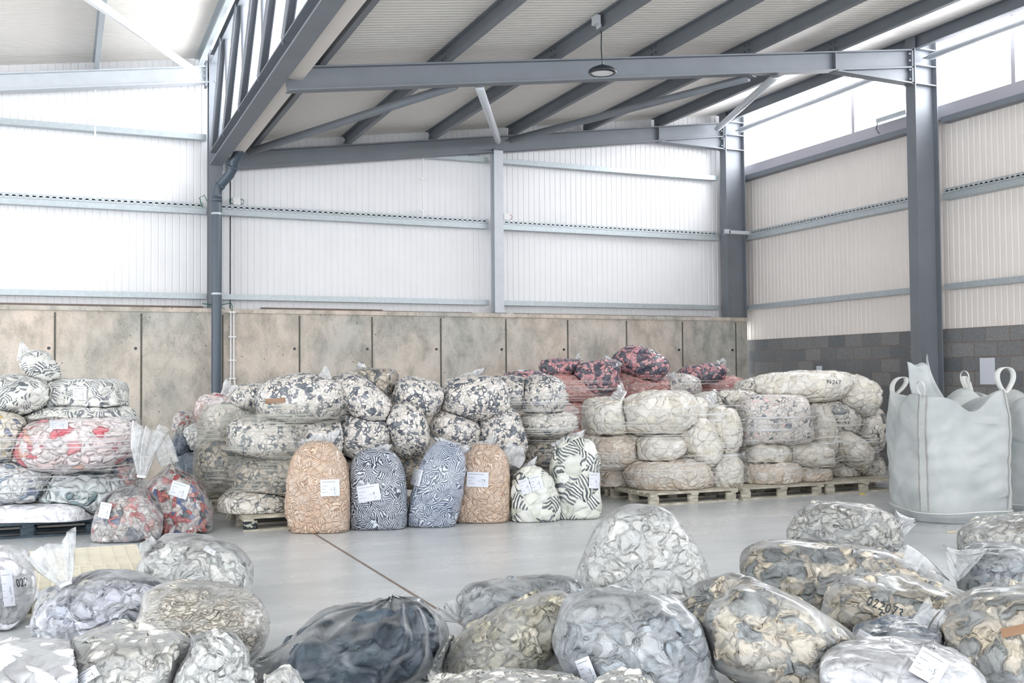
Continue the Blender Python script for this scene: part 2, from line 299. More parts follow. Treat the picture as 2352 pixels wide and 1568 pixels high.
M['cream_dirty'] = scraps('stained_cream_cloth', [(5, (226, 214, 198)), (3, (212, 194, 174)), (4, (232, 222, 210))], .10, .8, crease=.6, haze=(.03, .2))
M['cream_bw'] = scraps('cream_cloth_with_dark_flecks', [(9, (228, 222, 210)), (1, (92, 98, 100)), (5, (220, 212, 200))], .07, .9, crease=.6, sliver=((96, 98, 98), .07))
M['cream_pink'] = scraps('cream_cloth_with_pink_and_dark_flecks', [(14, (228, 220, 212)), (1, (96, 100, 108)), (1.5, (232, 200, 196)), (7, (220, 210, 202))], .05, 1., crease=.6, sliver=((92, 94, 100), .07))
M['red_white'] = scraps('white_cloth_with_red_and_orange_pieces', [(9, (238, 226, 226)), (2, (206, 64, 82)), (1, (224, 152, 120)), (6, (240, 216, 214)), (1, (216, 96, 104)), (3, (232, 220, 216))], .10, 1., haze=(.08, .3))
M['red_blue'] = scraps('red_blue_and_white_offcuts', [(4, (228, 220, 216)), (3, (206, 66, 64)), (2, (54, 82, 146)), (3, (216, 204, 200)), (2, (62, 72, 84)), (2, (222, 120, 108))], .06, .9, haze=(.03, .18))
M['pale_multi'] = scraps('pale_red_and_grey_offcuts', [(5, (226, 218, 212)), (2, (204, 84, 80)), (1, (70, 94, 140)), (3, (206, 196, 190)), (2, (226, 176, 168)), (1, (96, 106, 118))], .06, .9, haze=(.15, .45))
M['teal_white'] = scraps('white_and_teal_cloth', [(6, (222, 230, 230)), (2, (126, 158, 162)), (4, (206, 216, 216)), (1, (84, 122, 128))], .12, .9, haze=(.1, .35))
M['blue_fleck'] = scraps('white_cloth_with_blue_flecks', [(8, (228, 230, 230)), (1, (88, 106, 140)), (4, (216, 218, 214)), (1, (124, 150, 172))], .07, .9, haze=(.08, .3))
M['yellow_blue'] = scraps('cream_blue_and_yellow_offcuts', [(6, (222, 214, 196)), (1, (64, 80, 116)), (1, (222, 184, 64)), (3, (204, 198, 184)), (1, (96, 108, 116))], .07, .9)
M['white_cloth'] = scraps('white_cloth', [(3, (236, 236, 240)), (2, (228, 228, 234))], .14, .6, crease=.4, haze=(.1, .4))
M['navy'] = scraps('dark_blue_grey_cloth', [(3, (84, 98, 114)), (3, (98, 112, 128)), (2, (72, 86, 102))], .10, .7, crease=.5, haze=(.02, .15))
M['olive'] = scraps('olive_grey_cloth', [(3, (140, 138, 120)), (3, (154, 150, 132))], .09, .6, crease=.5, haze=(.02, .15))
M['slate'] = scraps('dark_slate_cloth', [(3, (50, 66, 78)), (3, (60, 76, 88)), (2, (44, 58, 72))], .2, .8, crease=.35, haze=(.0, .06), coat=.1)
M['grey'] = scraps('mid_grey_cloth', [(3, (160, 168, 175)), (3, (176, 183, 189)), (2, (138, 148, 157)), (2, (190, 195, 198))], .10, .9, crease=1., haze=(.0, .12), coat=.1)
M['grey_lilac'] = scraps('pale_lilac_grey_cloth', [(3, (210, 213, 226)), (3, (220, 223, 234)), (1, (182, 188, 203))], .11, .9, crease=1., haze=(.0, .1), coat=.1)
M['grey_cream'] = scraps('pale_grey_and_cream_offcuts', [(4, (224, 222, 213)), (3, (208, 208, 203)), (2, (232, 230, 223)), (1, (182, 185, 182))], .085, .9, crease=1., haze=(.0, .12), coat=.1)
M['grey_beige'] = scraps('beige_and_grey_felt_offcuts', [(4, (214, 202, 180)), (3, (164, 167, 165)), (3, (224, 214, 196)), (2, (140, 146, 147))], .085, .8, crease=1., haze=(.0, .08), coat=.1)
M['beige_mix'] = scraps('yellowish_beige_offcuts', [(4, (212, 205, 182)), (3, (194, 188, 166)), (2, (166, 162, 146)), (2, (222, 216, 198))], .07, .9, crease=1., haze=(.0, .12), coat=.1)
M['knit'] = scraps('ruffled_beige_knit', [(3, (234, 227, 213)), (2, (220, 212, 198)), (1, (240, 233, 220))], .055, 1.4, crease=1., haze=(0, .03), coat=.0, aniso=(1, 1, 2.0))
M['white_knit'] = scraps('white_fabric_offcuts', [(3, (234, 234, 230)), (3, (224, 226, 223)), (1, (206, 209, 208))], .085, .9, crease=.9, haze=(.0, .2), coat=.2)
# woven polypropylene of the bulk bags
m, nt, nd, ln, p = new_mat('woven_white_polypropylene'); M['woven'] = m
v = coords(nd, ln); n = N(nd, 'ShaderNodeTexNoise'); n.inputs['Scale'].default_value = 2.2; n.inputs['Detail'].default_value = 6; n.inputs['Distortion'].default_value = .8; ln.new(v, n.inputs['Vector'])
ln.new(ramp(nd, ln, n.outputs[0], [(.3, lin((160, 165, 166))), (.7, lin((190, 194, 194)))]), p.inputs['Base Color']); p.inputs['Roughness'].default_value = .7
n2 = N(nd, 'ShaderNodeTexNoise'); n2.noise_type = 'RIDGED_MULTIFRACTAL'; n2.inputs['Scale'].default_value = 2.4; n2.inputs['Detail'].default_value = 3; n2.inputs['Distortion'].default_value = 1.; ln.new(coords(nd, ln, (1, 1, 1.8)), n2.inputs['Vector'])
b = N(nd, 'ShaderNodeBump'); b.inputs['Strength'].default_value = .8; b.inputs['Distance'].default_value = .035; ln.new(n2.outputs[0], b.inputs['Height']); ln.new(b.outputs[0], p.inputs['Normal'])

# ================================================================= THE BUILDING
def struct(name, mb, mat, label=None): return tag(mb.build(name, mat), label, None, None, 'structure')
struct('floor', MB().box((-9, -4, -.2), (12.2, 17.2, 0)), M['floor'], 'pale grey polished concrete floor')
tag(MB().box((2.212, -3.9, 0), (2.232, 16.4, .003)).build('trim_1', M['wood_dark']), 'brown filled joint line across the concrete floor', None, None, 'structure')
# back wall: cast concrete base + ribbed cladding above
struct('wall_back_base', MB().box((-9, 16.5, 0), (11.97, 17.0, 2.5)), M['concrete'], 'low cast concrete wall with vertical panel joints')
tag(MB().box((-9, 16.47, 2.5), (11.97, 17.0, 2.565)).build('trim_2', M['concrete']), 'rough concrete capping along the top of the low wall', None, None, 'structure')
jm = simple('dark_joint', (92, 90, 84), .9, noise=.2, nscale=20); tie = MB(); jt = MB()
for k in range(-8, 11):
    x = 12.06*16.5/17-.27+(k-10)*1.182+.27
    jt.box((x-.012, 16.494, 0), (x+.012, 16.51, 2.47))
    for s in (-.08,):
        tie.prism([(.022*math.cos(a), .022*math.sin(a)) for a in [i*math.pi/5 for i in range(10)]], (x+s, 16.493, 1.95), (x+s, 16.51, 1.95), (0, 0, 1))
tag(jt.build('trim_3', jm), 'dark vertical joints between the concrete panels', None, None, 'structure')
tag(tie.build('trim_4', M['black']), 'small round tie holes in the concrete wall', None, None, 'structure')
def ribbed(a0, a1, pitch, depth, fn, joint=None):
    """profile along one axis; fn(t, d) -> two 3D points (bottom, top) of the sheet line"""
    mb = MB(); T = []; t = a0
    while t < a1: T += [(t, 0), (t+pitch*.42, 0), (t+pitch*.5, depth), (t+pitch*.62, depth), (t+pitch*.7, 0)]; t += pitch
    T.append((a1, 0)); V = []; Fc = []
    for k, (q, d) in enumerate(T):
        p0, p1 = fn(q, d); V += [p0, p1]
        if k: Fc.append((2*k-2, 2*k, 2*k+1, 2*k-1))
    return mb.add(V, Fc)
def roofz(X): return 5.05+.1385*(X-2.5)+.2            # underside of the lower roof sheets
def roofl(X): return 6.34+.146*(X-2.0)+.2             # underside of the upper (left) roof sheets
def topz(X): return roofl(X)+.05 if X < 2.05 else (6.62 if X < 2.4 else roofz(X)+.05)
mb = MB()
for (x0, x1) in ((-9, 2.15), (2.15, 2.42), (2.42, 12.2)):
    r = ribbed(x0, x1, .105, .008, lambda t, d: ((t, 16.95+d, 2.45), (t, 16.95+d, topz(min(max(t, x0+.001), x1-.001)))))
    mb.add(r.V, r.F)
struct('wall_back', mb, M['clad'], 'white vertically ribbed cladding above the concrete wall')
mb = ribbed(-4, 17, .105, .008, lambda t, d: ((12.25+d, t, 2.1), (12.25+d, t, 5.45)))
struct('wall_right', mb, M['clad_warm'], 'cream ribbed cladding on the right side wall')
struct('wall_right_base', MB().box((12.2, -4, 0), (12.42, 17, 2.15)), M['block'], 'grey concrete blockwork along the bottom of the right wall')
mb = ribbed(-4, 17, .09, .007, lambda t, d: ((2.42, t, roofz(2.42)+d), (12.4, t, roofz(12.4)+d)))
n0 = len(mb.V); mb.box((2.42, -4, roofz(2.42)+.06), (2.5, 17, roofz(2.42)+.1))
struct('ceiling', mb, M['roofm'], 'off-white ribbed metal roof underside over the right bay')
mb = ribbed(-4, 17, .09, .007, lambda t, d: ((-9, t, roofl(-9)+d), (2.02, t, roofl(2.02)+d)))
struct('ceiling_left', mb, M['roofm'], 'bright white ribbed roof underside over the left bay')
tag(MB().add([(2.42, -4, roofz(2.42)+.03), (12.4, -4, roofz(12.4)+.03), (12.4, 17, roofz(12.4)+.03), (2.42, 17, roofz(2.42)+.03)], [(0, 1, 2, 3)]).build('trim_5', M['roofm']), None, None, None, 'structure')
tag(MB().add([(-9, -4, roofl(-9)+.03), (2.02, -4, roofl(2.02)+.03), (2.02, 17, roofl(2.02)+.03), (-9, 17, roofl(-9)+.03)], [(0, 1, 2, 3)]).build('trim_6', M['roofm']), None, None, None, 'structure')
# side windows under the eave: one ribbon window per bay
FR = [16.68, 11.85, 7.02, 2.19, -2.64]
wn = 0
for i, (ya, yb, mul) in enumerate(((11.98, 16.9, (13.77,)), (7.15, 11.95, (10.54, 9.0)), (2.3, 7.1, (5.6, 4.1)), (-3.9, 2.25, (0.5,)))):
    wn += 1
    wf = MB().box((12.17, ya, 5.34), (12.3, yb, 5.53)).box((12.13, ya, 5.30), (12.17, yb, 5.345)).box((12.19, ya, 6.5), (12.3, yb, 6.58))
    wf.box((12.19, ya, 5.5), (12.28, ya+.05, 6.55)).box((12.19, yb-.05, 5.5), (12.28, yb, 6.55))
    for y in mul: wf.box((12.2, y-.035, 5.5), (12.27, y+.035, 6.55))
    o = tag(wf.build('window_%d' % wn, M['window_frame']), None, None, None, 'structure')
    MB().box((12.235, ya+.03, 5.5), (12.245, yb-.03, 6.53)).build('pane', M['glass'], o)
wn += 1
wf = MB().box((2.34, -4, 5.15), (2.42, 16.95, 5.3)).box((2.34, -4, 6.5), (2.4, 16.95, 6.6))
for y in FR+[15.25, 13.77, 12.3][:0]: wf.box((2.35, y-.02, 5.2), (2.39, y+.02, 6.55))
o = tag(wf.build('window_%d' % wn, M['window_frame']), 'tall bright glazing behind the lattice truss', None, None, 'structure')
MB().box((2.365, -3.95, 5.25), (2.375, 16.9, 6.55)).build('pane', M['glass'], o)
# ---- steel frame
def rtop(X): return 5.05+.1385*(X-2.5)
RL = ['far rafter along the back wall', 'near rafter crossing the frame over the hanging lamp']
for i, Y in enumerate(FR[:2]):
    root = empty('steel_rafter', (2.25, Y, 4.78))
    tag(root, ('grey steel %s' % RL[i]) if i < 2 else 'grey steel rafter of the frame overhead, out of view', 'rafter', None)
    mb = MB().ibeam((2.29, Y, rtop(2.29)), (11.6, Y, rtop(11.6)), .275, .16); mb.build('beam', M['steel'], root)
    h = MB()                                             # haunch towards the eave column
    x0, x1 = 10.15, 11.6
    h.add([(x0, Y-.006, rtop(x0)-.27), (x1, Y-.006, rtop(x1)-.27), (x1, Y-.006, 5.8), (x0, Y+.006, rtop(x0)-.27), (x1, Y+.006, rtop(x1)-.27), (x1, Y+.006, 5.8)], [(0, 2, 1), (3, 4, 5), (0, 1, 4, 3), (1, 2, 5, 4), (2, 0, 3, 5)])
    h.prism([(-.08, -.009), (.08, -.009), (.08, .009), (-.08, .009)], (x0, Y, rtop(x0)-.275), (x1, Y, 5.8)); h.build('haunch', M['steel'], root)
    MB().box((x0-.01, Y-.075, rtop(x0)-.26), (x0+.01, Y+.075, rtop(x0)-.02)).build('stiffener', M['steel'], root)
    e = MB().box((11.565, Y-.08, 5.78), (11.6, Y+.08, rtop(11.6)+.02)); ep = e.build('end_plate', M['steel'], root)
    bl = MB()
    for z in (5.86, 6.0, 6.14, 6.24):
        for s in (-.05, .05): bl.prism([(.016*math.cos(a), .016*math.sin(a)) for a in [k*math.pi/3 for k in range(6)]], (11.535, Y+s, z), (11.566, Y+s, z))
    bl.build('bolts', M['galv'], root)
    c = empty('steel_column', (11.83, Y, 2.56 if i == 0 else 0))
    z0 = 2.565 if i == 0 else 0
    tag(c, 'grey steel column in the back right corner on the concrete wall' if i == 0 else ('tall grey steel column against the right block wall' if i == 1 else 'grey steel column of the next frame, out of view'), 'column')
    MB().ibeam((11.6, Y, z0), (11.6, Y, 6.5), .44, .19, .012, .018, up=(-1, 0, 0)).build('shaft', M['steel'], c)
    for z in (5.80, 6.08, 6.33): MB().box((11.62, Y-.09, z-.008), (12.02, Y+.09, z+.008)).build('stiffener', M['steel'], c)
for i, X in enumerate((2.72, 4.26, 5.73, 7.21, 8.70, 10.2, 11.66)):
    nm = ['closest to the valley gutter', 'second from the valley gutter', 'that the round lamp hangs from', 'just right of the hanging lamp', 'fifth from the valley gutter', 'sixth from the valley gutter', 'along the eave above the side windows'][i]
    z = rtop(X); mb = MB()
    mb.prism([(-.035, 0), (.035, 0), (.035, .012), (-.012, .012), (-.012, .18), (.05, .18), (.05, .192), (-.035, .192)], (X, 16.9, z+.002), (X, -3.9, z+.002))
    o = tag(mb.build('roof_purlin', M['steel']), 'grey steel roof purlin '+nm, 'purlin')
    for Y in FR[:2]:
        cl = MB()
        for dz in (.05, .13):
            for dy in (-.05, .05): cl.prism([(.014*math.cos(a), .014*math.sin(a)) for a in [k*math.pi/3 for k in range(6)]], (X-.05, Y+dy, z+dz), (X-.035, Y+dy, z+dz))
        cb = cl.build('cleat_bolts', M['dark_pipe']); cb.parent = o; cb.location = Vector(cb['_o'])-Vector(o['_o'])
for X, nm in ((.43, 'under the bright left roof'), (1.92, 'at the high edge of the left roof beside the truss')):
    z = roofl(X)-.2; mb = MB(); mb.prism([(-.035, 0), (.035, 0), (.035, .012), (-.012, .012), (-.012, .18), (.05, .18), (.05, .192), (-.035, .192)], (X, 16.9, z), (X, -3.9, z))
    tag(mb.build('roof_purlin', M['galv']), 'galvanised steel roof purlin '+nm, 'purlin')
# left bay rafter
for i, Y in enumerate(FR[:1]):
    root = empty('steel_rafter', (2, Y, 6)); tag(root, 'pale grey steel rafter of the left bay at the back wall', 'rafter')
    MB().ibeam((-9, Y, roofl(-9)-.2), (2.02, Y, roofl(2.02)-.2), .26, .16).build('beam', M['steel_lite'], root)
    MB().box((2.0, Y-.09, 6.02), (2.03, Y+.09, 6.42)).build('end_plate', M['steel'], root)
    bl = MB()
    for z in (6.1, 6.18, 6.27, 6.34):
        bl.prism([(.016*math.cos(a), .016*math.sin(a)) for a in [k*math.pi/3 for k in range(6)]], (1.97, Y-.05, z), (2.0, Y-.05, z))
    bl.build('bolts', M['galv'], root)
c = empty('steel_column', (2.15, 16.68, 2.565)); tag(c, 'grey steel column behind the dark downpipe on the concrete wall', 'column')
MB().ibeam((2.15, 16.58, 2.565), (2.15, 16.58, 6.6), .2, .2, .01, .015, up=(0, -1, 0)).build('shaft', M['steel'], c)
MB().box((2.02, 16.5, 2.566), (2.28, 16.9, 2.58)).build('base_plate', M['steel'], c)
bl = MB()
for z in (5.1, 5.35, 5.6, 5.85, 6.1):
    bl.prism([(.014*math.cos(a), .014*math.sin(a)) for a in [k*math.pi/3 for k in range(6)]], (2.15, 16.56, z), (2.15, 16.58, z))
bl.build('bolts', M['galv'], c)
c = empty('steel_column', (6.9, 16.68, 2.565)); tag(c, 'slim grey steel post in the middle of the back wall', 'column')
MB().ibeam((6.9, 16.58, 2.58), (6.9, 16.58, 5.42), .18, .17, .01, .014, up=(0, -1, 0)).build('shaft', M['steel_lite'], c)
MB().box((6.8, 16.5, 2.566), (7.0, 16.85, 2.58)).build('base_plate', M['steel'], c)
MB().box((6.8, 16.52, 5.40), (7.0, 16.8, 5.42)).build('head_plate', M['steel'], c)
# valley truss
tr = empty('lattice_truss', (2.15, 16.4, 4.78)); tag(tr, 'grey steel lattice truss running overhead from the downpipe column towards the camera', 'truss')
MB().ibeam((2.15, 16.5, 4.98), (2.15, -3.9, 4.98), .2, .2, .012, .018).build('bottom_chord', M['steel'], tr)
MB().ibeam((2.13, 16.5, 6.5), (2.13, -3.9, 6.5), .15, .14, .01, .014).build('top_chord', M['steel'], tr)
ys = [16.5]+[15.25-1.47*k for k in range(13)]
for k in range(1, len(ys)):
    MB().tube((2.15, ys[k], 4.97), (2.13, ys[k], 6.37), .03, 10).build('post', M['steel'], tr)
    a = np.array((2.15, ys[k-1]-.05, 4.98)); b = np.array((2.13, ys[k]+.04, 6.36))
    MB().ibeam(a, b, .09, .14, .008, .01, up=(1, 0, 0)).build('diagonal', M['steel'], tr)
# valley gutter box
g_ = MB().box((2.27, -3.9, 4.9), (2.5, 16.45, 4.93)).box((2.27, -3.9, 4.93), (2.28, 16.45, 5.2)).box((2.49, -3.9, 4.93), (2.5, 16.45, 5.2))
tag(g_.build('valley_gutter', M['clad_warm']), 'pale box gutter tucked beside the truss bottom chord', 'gutter')
# downpipe
P = [(2.42, 15.95, 4.98), (2.42, 15.98, 4.9), (2.36, 16.06, 4.78), (2.345, 16.1, 4.68), (2.30, 16.15, 4.58), (2.18, 16.27, 4.44), (2.14, 16.30, 4.36), (2.13, 16.30, 4.25)]+[(2.13, 16.30, z) for z in (3.5, 2.5, 1.5, .5, .0)]
dp = empty('downpipe', (2.13, 16.3, 0)); tag(dp, 'dark grey rainwater downpipe bending down in front of the left column', 'pipe')
MB().path(P, .075, 20).build('pipe', M['dark_pipe'], dp, True)
for A, B in (((2.13, 16.3, 4.25), (2.13, 16.3, 4.17)), ((2.18, 16.27, 4.44), (2.165, 16.282, 4.41)), ((2.345, 16.1, 4.70), (2.335, 16.11, 4.66))): MB().tube(A, B, .084, 18).build('collar', M['dark_pipe'], dp, True)
for z in (3.98, 2.76):
    MB().tube((2.13, 16.3, z), (2.13, 16.3, z+.03), .08, 18).tube((2.13, 16.37, z+.015), (2.13, 16.55, z+.015), .008, 6).build('pipe_clamp', M['galv'], dp)
# cladding rails on the back wall and side wall
def rail(A, B, mat, label, h=.085, d=.15, up=(0, 0, 1)):
    return tag(MB().prism([(-d/2, 0), (d/2, 0), (d/2, h), (-d/2, h)], A, B, up).build('wall_rail', mat), label, 'rail')
bays = ((-9, 2.04, 'left of the downpipe'), (2.26, 6.79, 'between downpipe and middle post'), (7.0, 11.56, 'between middle post and corner column'))
for (x0, x1, nm) in bays:
    for z, lv in ((2.73, 'lowest'), (4.06, 'middle'), (5.225, 'top')):
        xa = 5.6 if (lv == 'top' and x0 == 2.26) else x0
        rail((xa, 16.87, z), (x1, 16.87, z), M['galv'], '%s steel wall rail on the back wall %s' % (lv, nm))
    # perforated cable tray lying on the middle rail
    mb = MB(); x = x0+.02; n = 0
    while x < x1-.06:
        e = min(x+.09, x1)
        mb.box((x, 16.795, 4.150), (e, 16.80, 4.165)); mb.box((x, 16.795, 4.178), (e, 16.80, 4.197)); mb.box((x, 16.795, 4.210), (e, 16.80, 4.225)); mb.box((x, 16.795, 4.165), (x+.045, 16.80, 4.210))
        x += .09
    mb.box((x0+.02, 16.80, 4.148), (x1, 16.93, 4.152))
    tag(mb.build('cable_tray', M['galv']), 'perforated steel cable tray on the back wall '+nm, 'cable tray')
for (ya, yb, nm) in ((11.97, 16.9, 'in the bay beside the corner'), (7.1, 11.73, 'in the bay at the right edge')):
    for z, lv in ((2.73, 'lowest'), (4.07, 'middle'), (5.235, 'top')):
        rail((12.14, ya, z), (12.14, yb, z), M['galv'] if lv != 'top' else M['steel'], '%s steel wall rail on the right wall %s' % (lv, nm))
    mb = MB(); y = ya+.02
    while y < yb-.06:
        mb.box((12.065, y, 4.16), (12.07, y+.09, 4.175)); mb.box((12.065, y, 4.188), (12.07, y+.09, 4.205)); mb.box((12.065, y, 4.22), (12.07, y+.09, 4.235)); mb.box((12.065, y, 4.175), (12.07, y+.045, 4.22)); y += .09
    mb.box((12.07, ya+.02, 4.158), (12.2, yb, 4.162))
    tag(mb.build('cable_tray', M['galv']), 'perforated steel cable tray on the right wall '+nm, 'cable tray')
tag(MB().box((11.5, 16.5, 4.16), (11.62, 16.54, 4.24)).box((11.5, 16.5, 4.155), (12.1, 16.58, 4.165)).box((11.6, 16.5, 4.16), (12.1, 16.505, 4.225)).build('cable_tray', M['steel_lite']), 'short cable tray bridge wrapped round the corner column', 'cable tray')
# struts and bracing tubes
def tube_thing(A, B, r, mat, label):
    root = empty('bracing_tube', A); tag(root, label, 'brace'); MB().tube(A, B, r, 16).build('tube', mat, root, True)
    d = np.array(B, float)-np.array(A, float); d /= np.linalg.norm(d)
    for P_ in (np.array(A)-d*.1, np.array(B)):
        MB().prism([(-.05, -.006), (.05, -.006), (.05, .006), (-.05, .006)], P_, P_+d*.1).build('end_plate', M['steel'], root)
tube_thing((2.62, 16.3, 4.98), (4.4, 11.95, 5.06), .055, M['steel'], 'grey bracing tube from the downpipe corner up to the near rafter')
tube_thing((6.82, 16.4, 5.52), (4.72, 11.95, 5.08), .055, M['steel_lite'], 'pale short bracing tube dropping to the middle post')
tube_thing((7.05, 16.4, 5.55), (8.75, 11.95, 5.62), .055, M['steel'], 'long grey bracing tube right of the middle post')
tube_thing((11.3, 16.4, 6.12), (9.2, 11.95, 5.68), .055, M['steel_lite'], 'pale bracing tube meeting the corner column')
tube_thing((11.85, 16.45, 6.15), (11.85, 11.98, 6.2), .05, M['steel_lite'], 'pale strut across the first side window')
tube_thing((11.85, 11.7, 6.2), (11.85, 7.1, 6.2), .05, M['steel_lite'], 'pale strut across the second side window')
tube_thing((1.84, 16.45, 6.18), (.05, 11.4, 5.5), .055, M['white'], 'white bracing tube under the left roof')
# vertical rod between rails (left bay & middle bay)
for x, z0, z1, nm in ((.42, 4.2, 6.1, 'in the left bay'), (5.6, 4.2, 5.36, 'left of the middle post')):
    mb = MB().tube((x, 16.8, z0), (x, 16.8, z1), .012, 8)
    for z in np.arange(z0+.1, z1, .55): mb.box((x-.05, 16.79, z), (x+.05, 16.82, z+.025))
    tag(mb.build('conduit', M['white']), 'thin white vertical conduit on the back cladding '+nm, 'conduit')
cd = empty('socket_conduit', (2.38, 16.42, 1.3)); tag(cd, 'white twin conduit running down the concrete wall to a socket box', 'conduit')
for s in (-.022, .022): MB().path([(2.385+s, 16.45, 2.5), (2.385+s, 16.45, 1.5), (2.385+s*1.7, 16.45, 1.42), (2.385+s*1.7, 16.45, 1.38)], .014, 8).build('tube', M['white'], cd, True)
for z in (2.5, 2.12, 1.76, 1.48): MB().box((2.33, 16.43, z), (2.44, 16.5, z+.02)).build('clip', M['white'], cd)
MB().box((2.32, 16.38, 1.28), (2.46, 16.48, 1.39)).build('socket_box', M['white'], cd)
MB().tube((2.38, 16.43, 1.22), (2.38, 16.43, 1.28), .035, 12).build('plug_cap', M['red'], cd)
MB().path([(2.385, 16.47, 2.52), (2.39, 16.48, 2.6), (2.38, 16.55, 2.66), (2.2, 16.56, 2.62), (1.95, 16.55, 2.64)], .008, 6).build('cable', M['green'], cd)
for (x, nm, m2) in ((2.5, 'beside the downpipe column', 'green'), (7.13, 'right of the middle post', 'copper')):
    r = empty('junction_box', (x, 16.8, 4.22)); tag(r, 'small white junction box on the cable tray '+nm, 'junction box')
    MB().box((x-.05, 16.78, 4.23), (x+.06, 16.80, 4.34)).build('box', M['white'], r)
    for s in (-1, 1): MB().path([(x+s*.05, 16.8, 4.24), (x+s*.1, 16.79, 4.25), (x+s*.11, 16.8, 4.31), (x+s*.06, 16.81, 4.33)], .006, 6).build('cable', M[m2], r)
tag(MB().path([(1.98, 16.8, 4.16), (1.93, 16.75, 4.3), (2.0, 16.72, 4.34), (2.04, 16.72, 4.25)], .007, 6).build('loose_cable', M['green']), 'loop of green cable at the left side of the column', 'cable')
# window opener, timber offcuts on the concrete wall
r = empty('window_opener', (12.1, 12.9, 5.4)); tag(r, 'small grey window opener motor on the side window sill', 'motor')
MB().prism([(-.04, 0), (.04, 0), (.04, .05), (.02, .075), (-.04, .06)], (12.12, 12.45, 5.55), (12.12, 13.1, 5.55)).build('motor_body', M['galv'], r)
MB().path([(12.12, 13.1, 5.57), (12.1, 13.12, 5.45), (12.1, 13.05, 5.36)], .008, 6).build('cable', M['black'], r)
for (x0, x1, z, nm) in ((-9, 2, 2.62, 'left of the column'), (2.9, 4.9, 2.62, 'just right of the column'), (4.9, 6.5, 2.6, 'left of the middle post'), (7.3, 11.4, 2.6, 'right of the middle post')):
    tag(MB().box((x0, 16.86, 2.566), (x1, 16.93, z)).build('timber_strip', M['wood_dark']), 'thin brown timber strip behind the wall top '+nm, 'timber')
# hanging lamp
lp = onY(1385, 170, 10.62); X, Y = 5.73, float(onY(1385, 170, 10.62)[1])
root = empty('pendant_lamp', (X, Y, 5.0)); tag(root, 'round black high-bay lamp hanging by a cable from a purlin', 'lamp')
zL = 5.0
def lathe(prof, cx, cy, n=40):
    mb = MB(); V = []; Fc = []
    for (r_, z) in prof:
        for i in range(n): V.append((cx+r_*math.cos(2*math.pi*i/n), cy+r_*math.sin(2*math.pi*i/n), z))
    for k in range(len(prof)-1):
        for i in range(n): Fc.append((k*n+i, k*n+(i+1) % n, (k+1)*n+(i+1) % n, (k+1)*n+i))
    return mb.add(V, Fc)
lathe([(.001, zL+.09), (.05, zL+.088), (.06, zL+.07), (.12, zL+.06), (.155, zL+.035), (.165, zL+.01), (.155, zL-.005), (.13, zL-.008), (.128, zL+.004), (.001, zL+.004)], X, Y).build('housing', M['black'], root, True)
lathe([(.127, zL-.002), (.001, zL-.006)], X, Y).build('lens', M['white'], root)
MB().path([(X, Y, zL+.09), (X, Y, zL+.16), (X-.01, Y, zL+.3), (X-.005, Y, zL+.45), (X-.02, Y, 5.62)], .007, 8).build('cable', M['black'], root)
MB().path([(X+.03, Y, zL+.085), (X, Y, zL+.15), (X-.03, Y, zL+.085)], .006, 6).build('hook', M['galv'], root)
MB().box((X-.1, Y-.06, 5.56), (X-.045, Y+.06, 5.66)).box((X-.045, Y-.05, 5.52), (X-.03, Y+.05, 5.56)).build('driver_box', M['steel_lite'], root)
# papers on the wall
for (px_, py_, w_, h_, nm) in ((1882, 856, .07, .12, 'showing above the cream sacks'), (2268, 852, .13, .19, 'behind the bulk bag loops')):
    c_ = onX = C0+ray(px_, py_)*(12.19/ray(px_, py_)[0])
    tag(MB().box((12.185, c_[1]-w_, c_[2]-h_), (12.195, c_[1]+w_, c_[2]+h_)).build('notice_sheet', M['paper']), 'plain white sheet taped to the blockwork '+nm, 'paper')

# ================================================================= SACKS
E1 = np.array([math.cos(YAW), -math.sin(YAW), 0.]); E2 = np.array([math.sin(YAW), math.cos(YAW), 0.]); E3 = np.array([0, 0, 1.])
def ico(n):
    bm = bmesh.new(); bmesh.ops.create_icosphere(bm, subdivisions=n, radius=1)
    V = np.array([v.co[:] for v in bm.verts]); Fc = np.array([[v.index for v in f.verts] for f in bm.faces]); bm.free(); return V, Fc
ICO = {k: ico(k) for k in (5, 6)}
BAGS = []
def wnoise(P, seed, freq, octv=3):
    r = np.random.RandomState(seed); out = np.zeros(len(P)); amp = 1.
    for o in range(octv):
        for k in range(5):
            d = r.normal(size=3); d *= freq/np.linalg.norm(d)*r.uniform(.7, 1.4)
            out += amp*np.sin(P@d+r.uniform(0, 6.28)+.8*np.sin(P@(d[[1, 2, 0]]*.7)+r.uniform(0, 6)))/5
        freq *= 2.1; amp *= .55
    return out
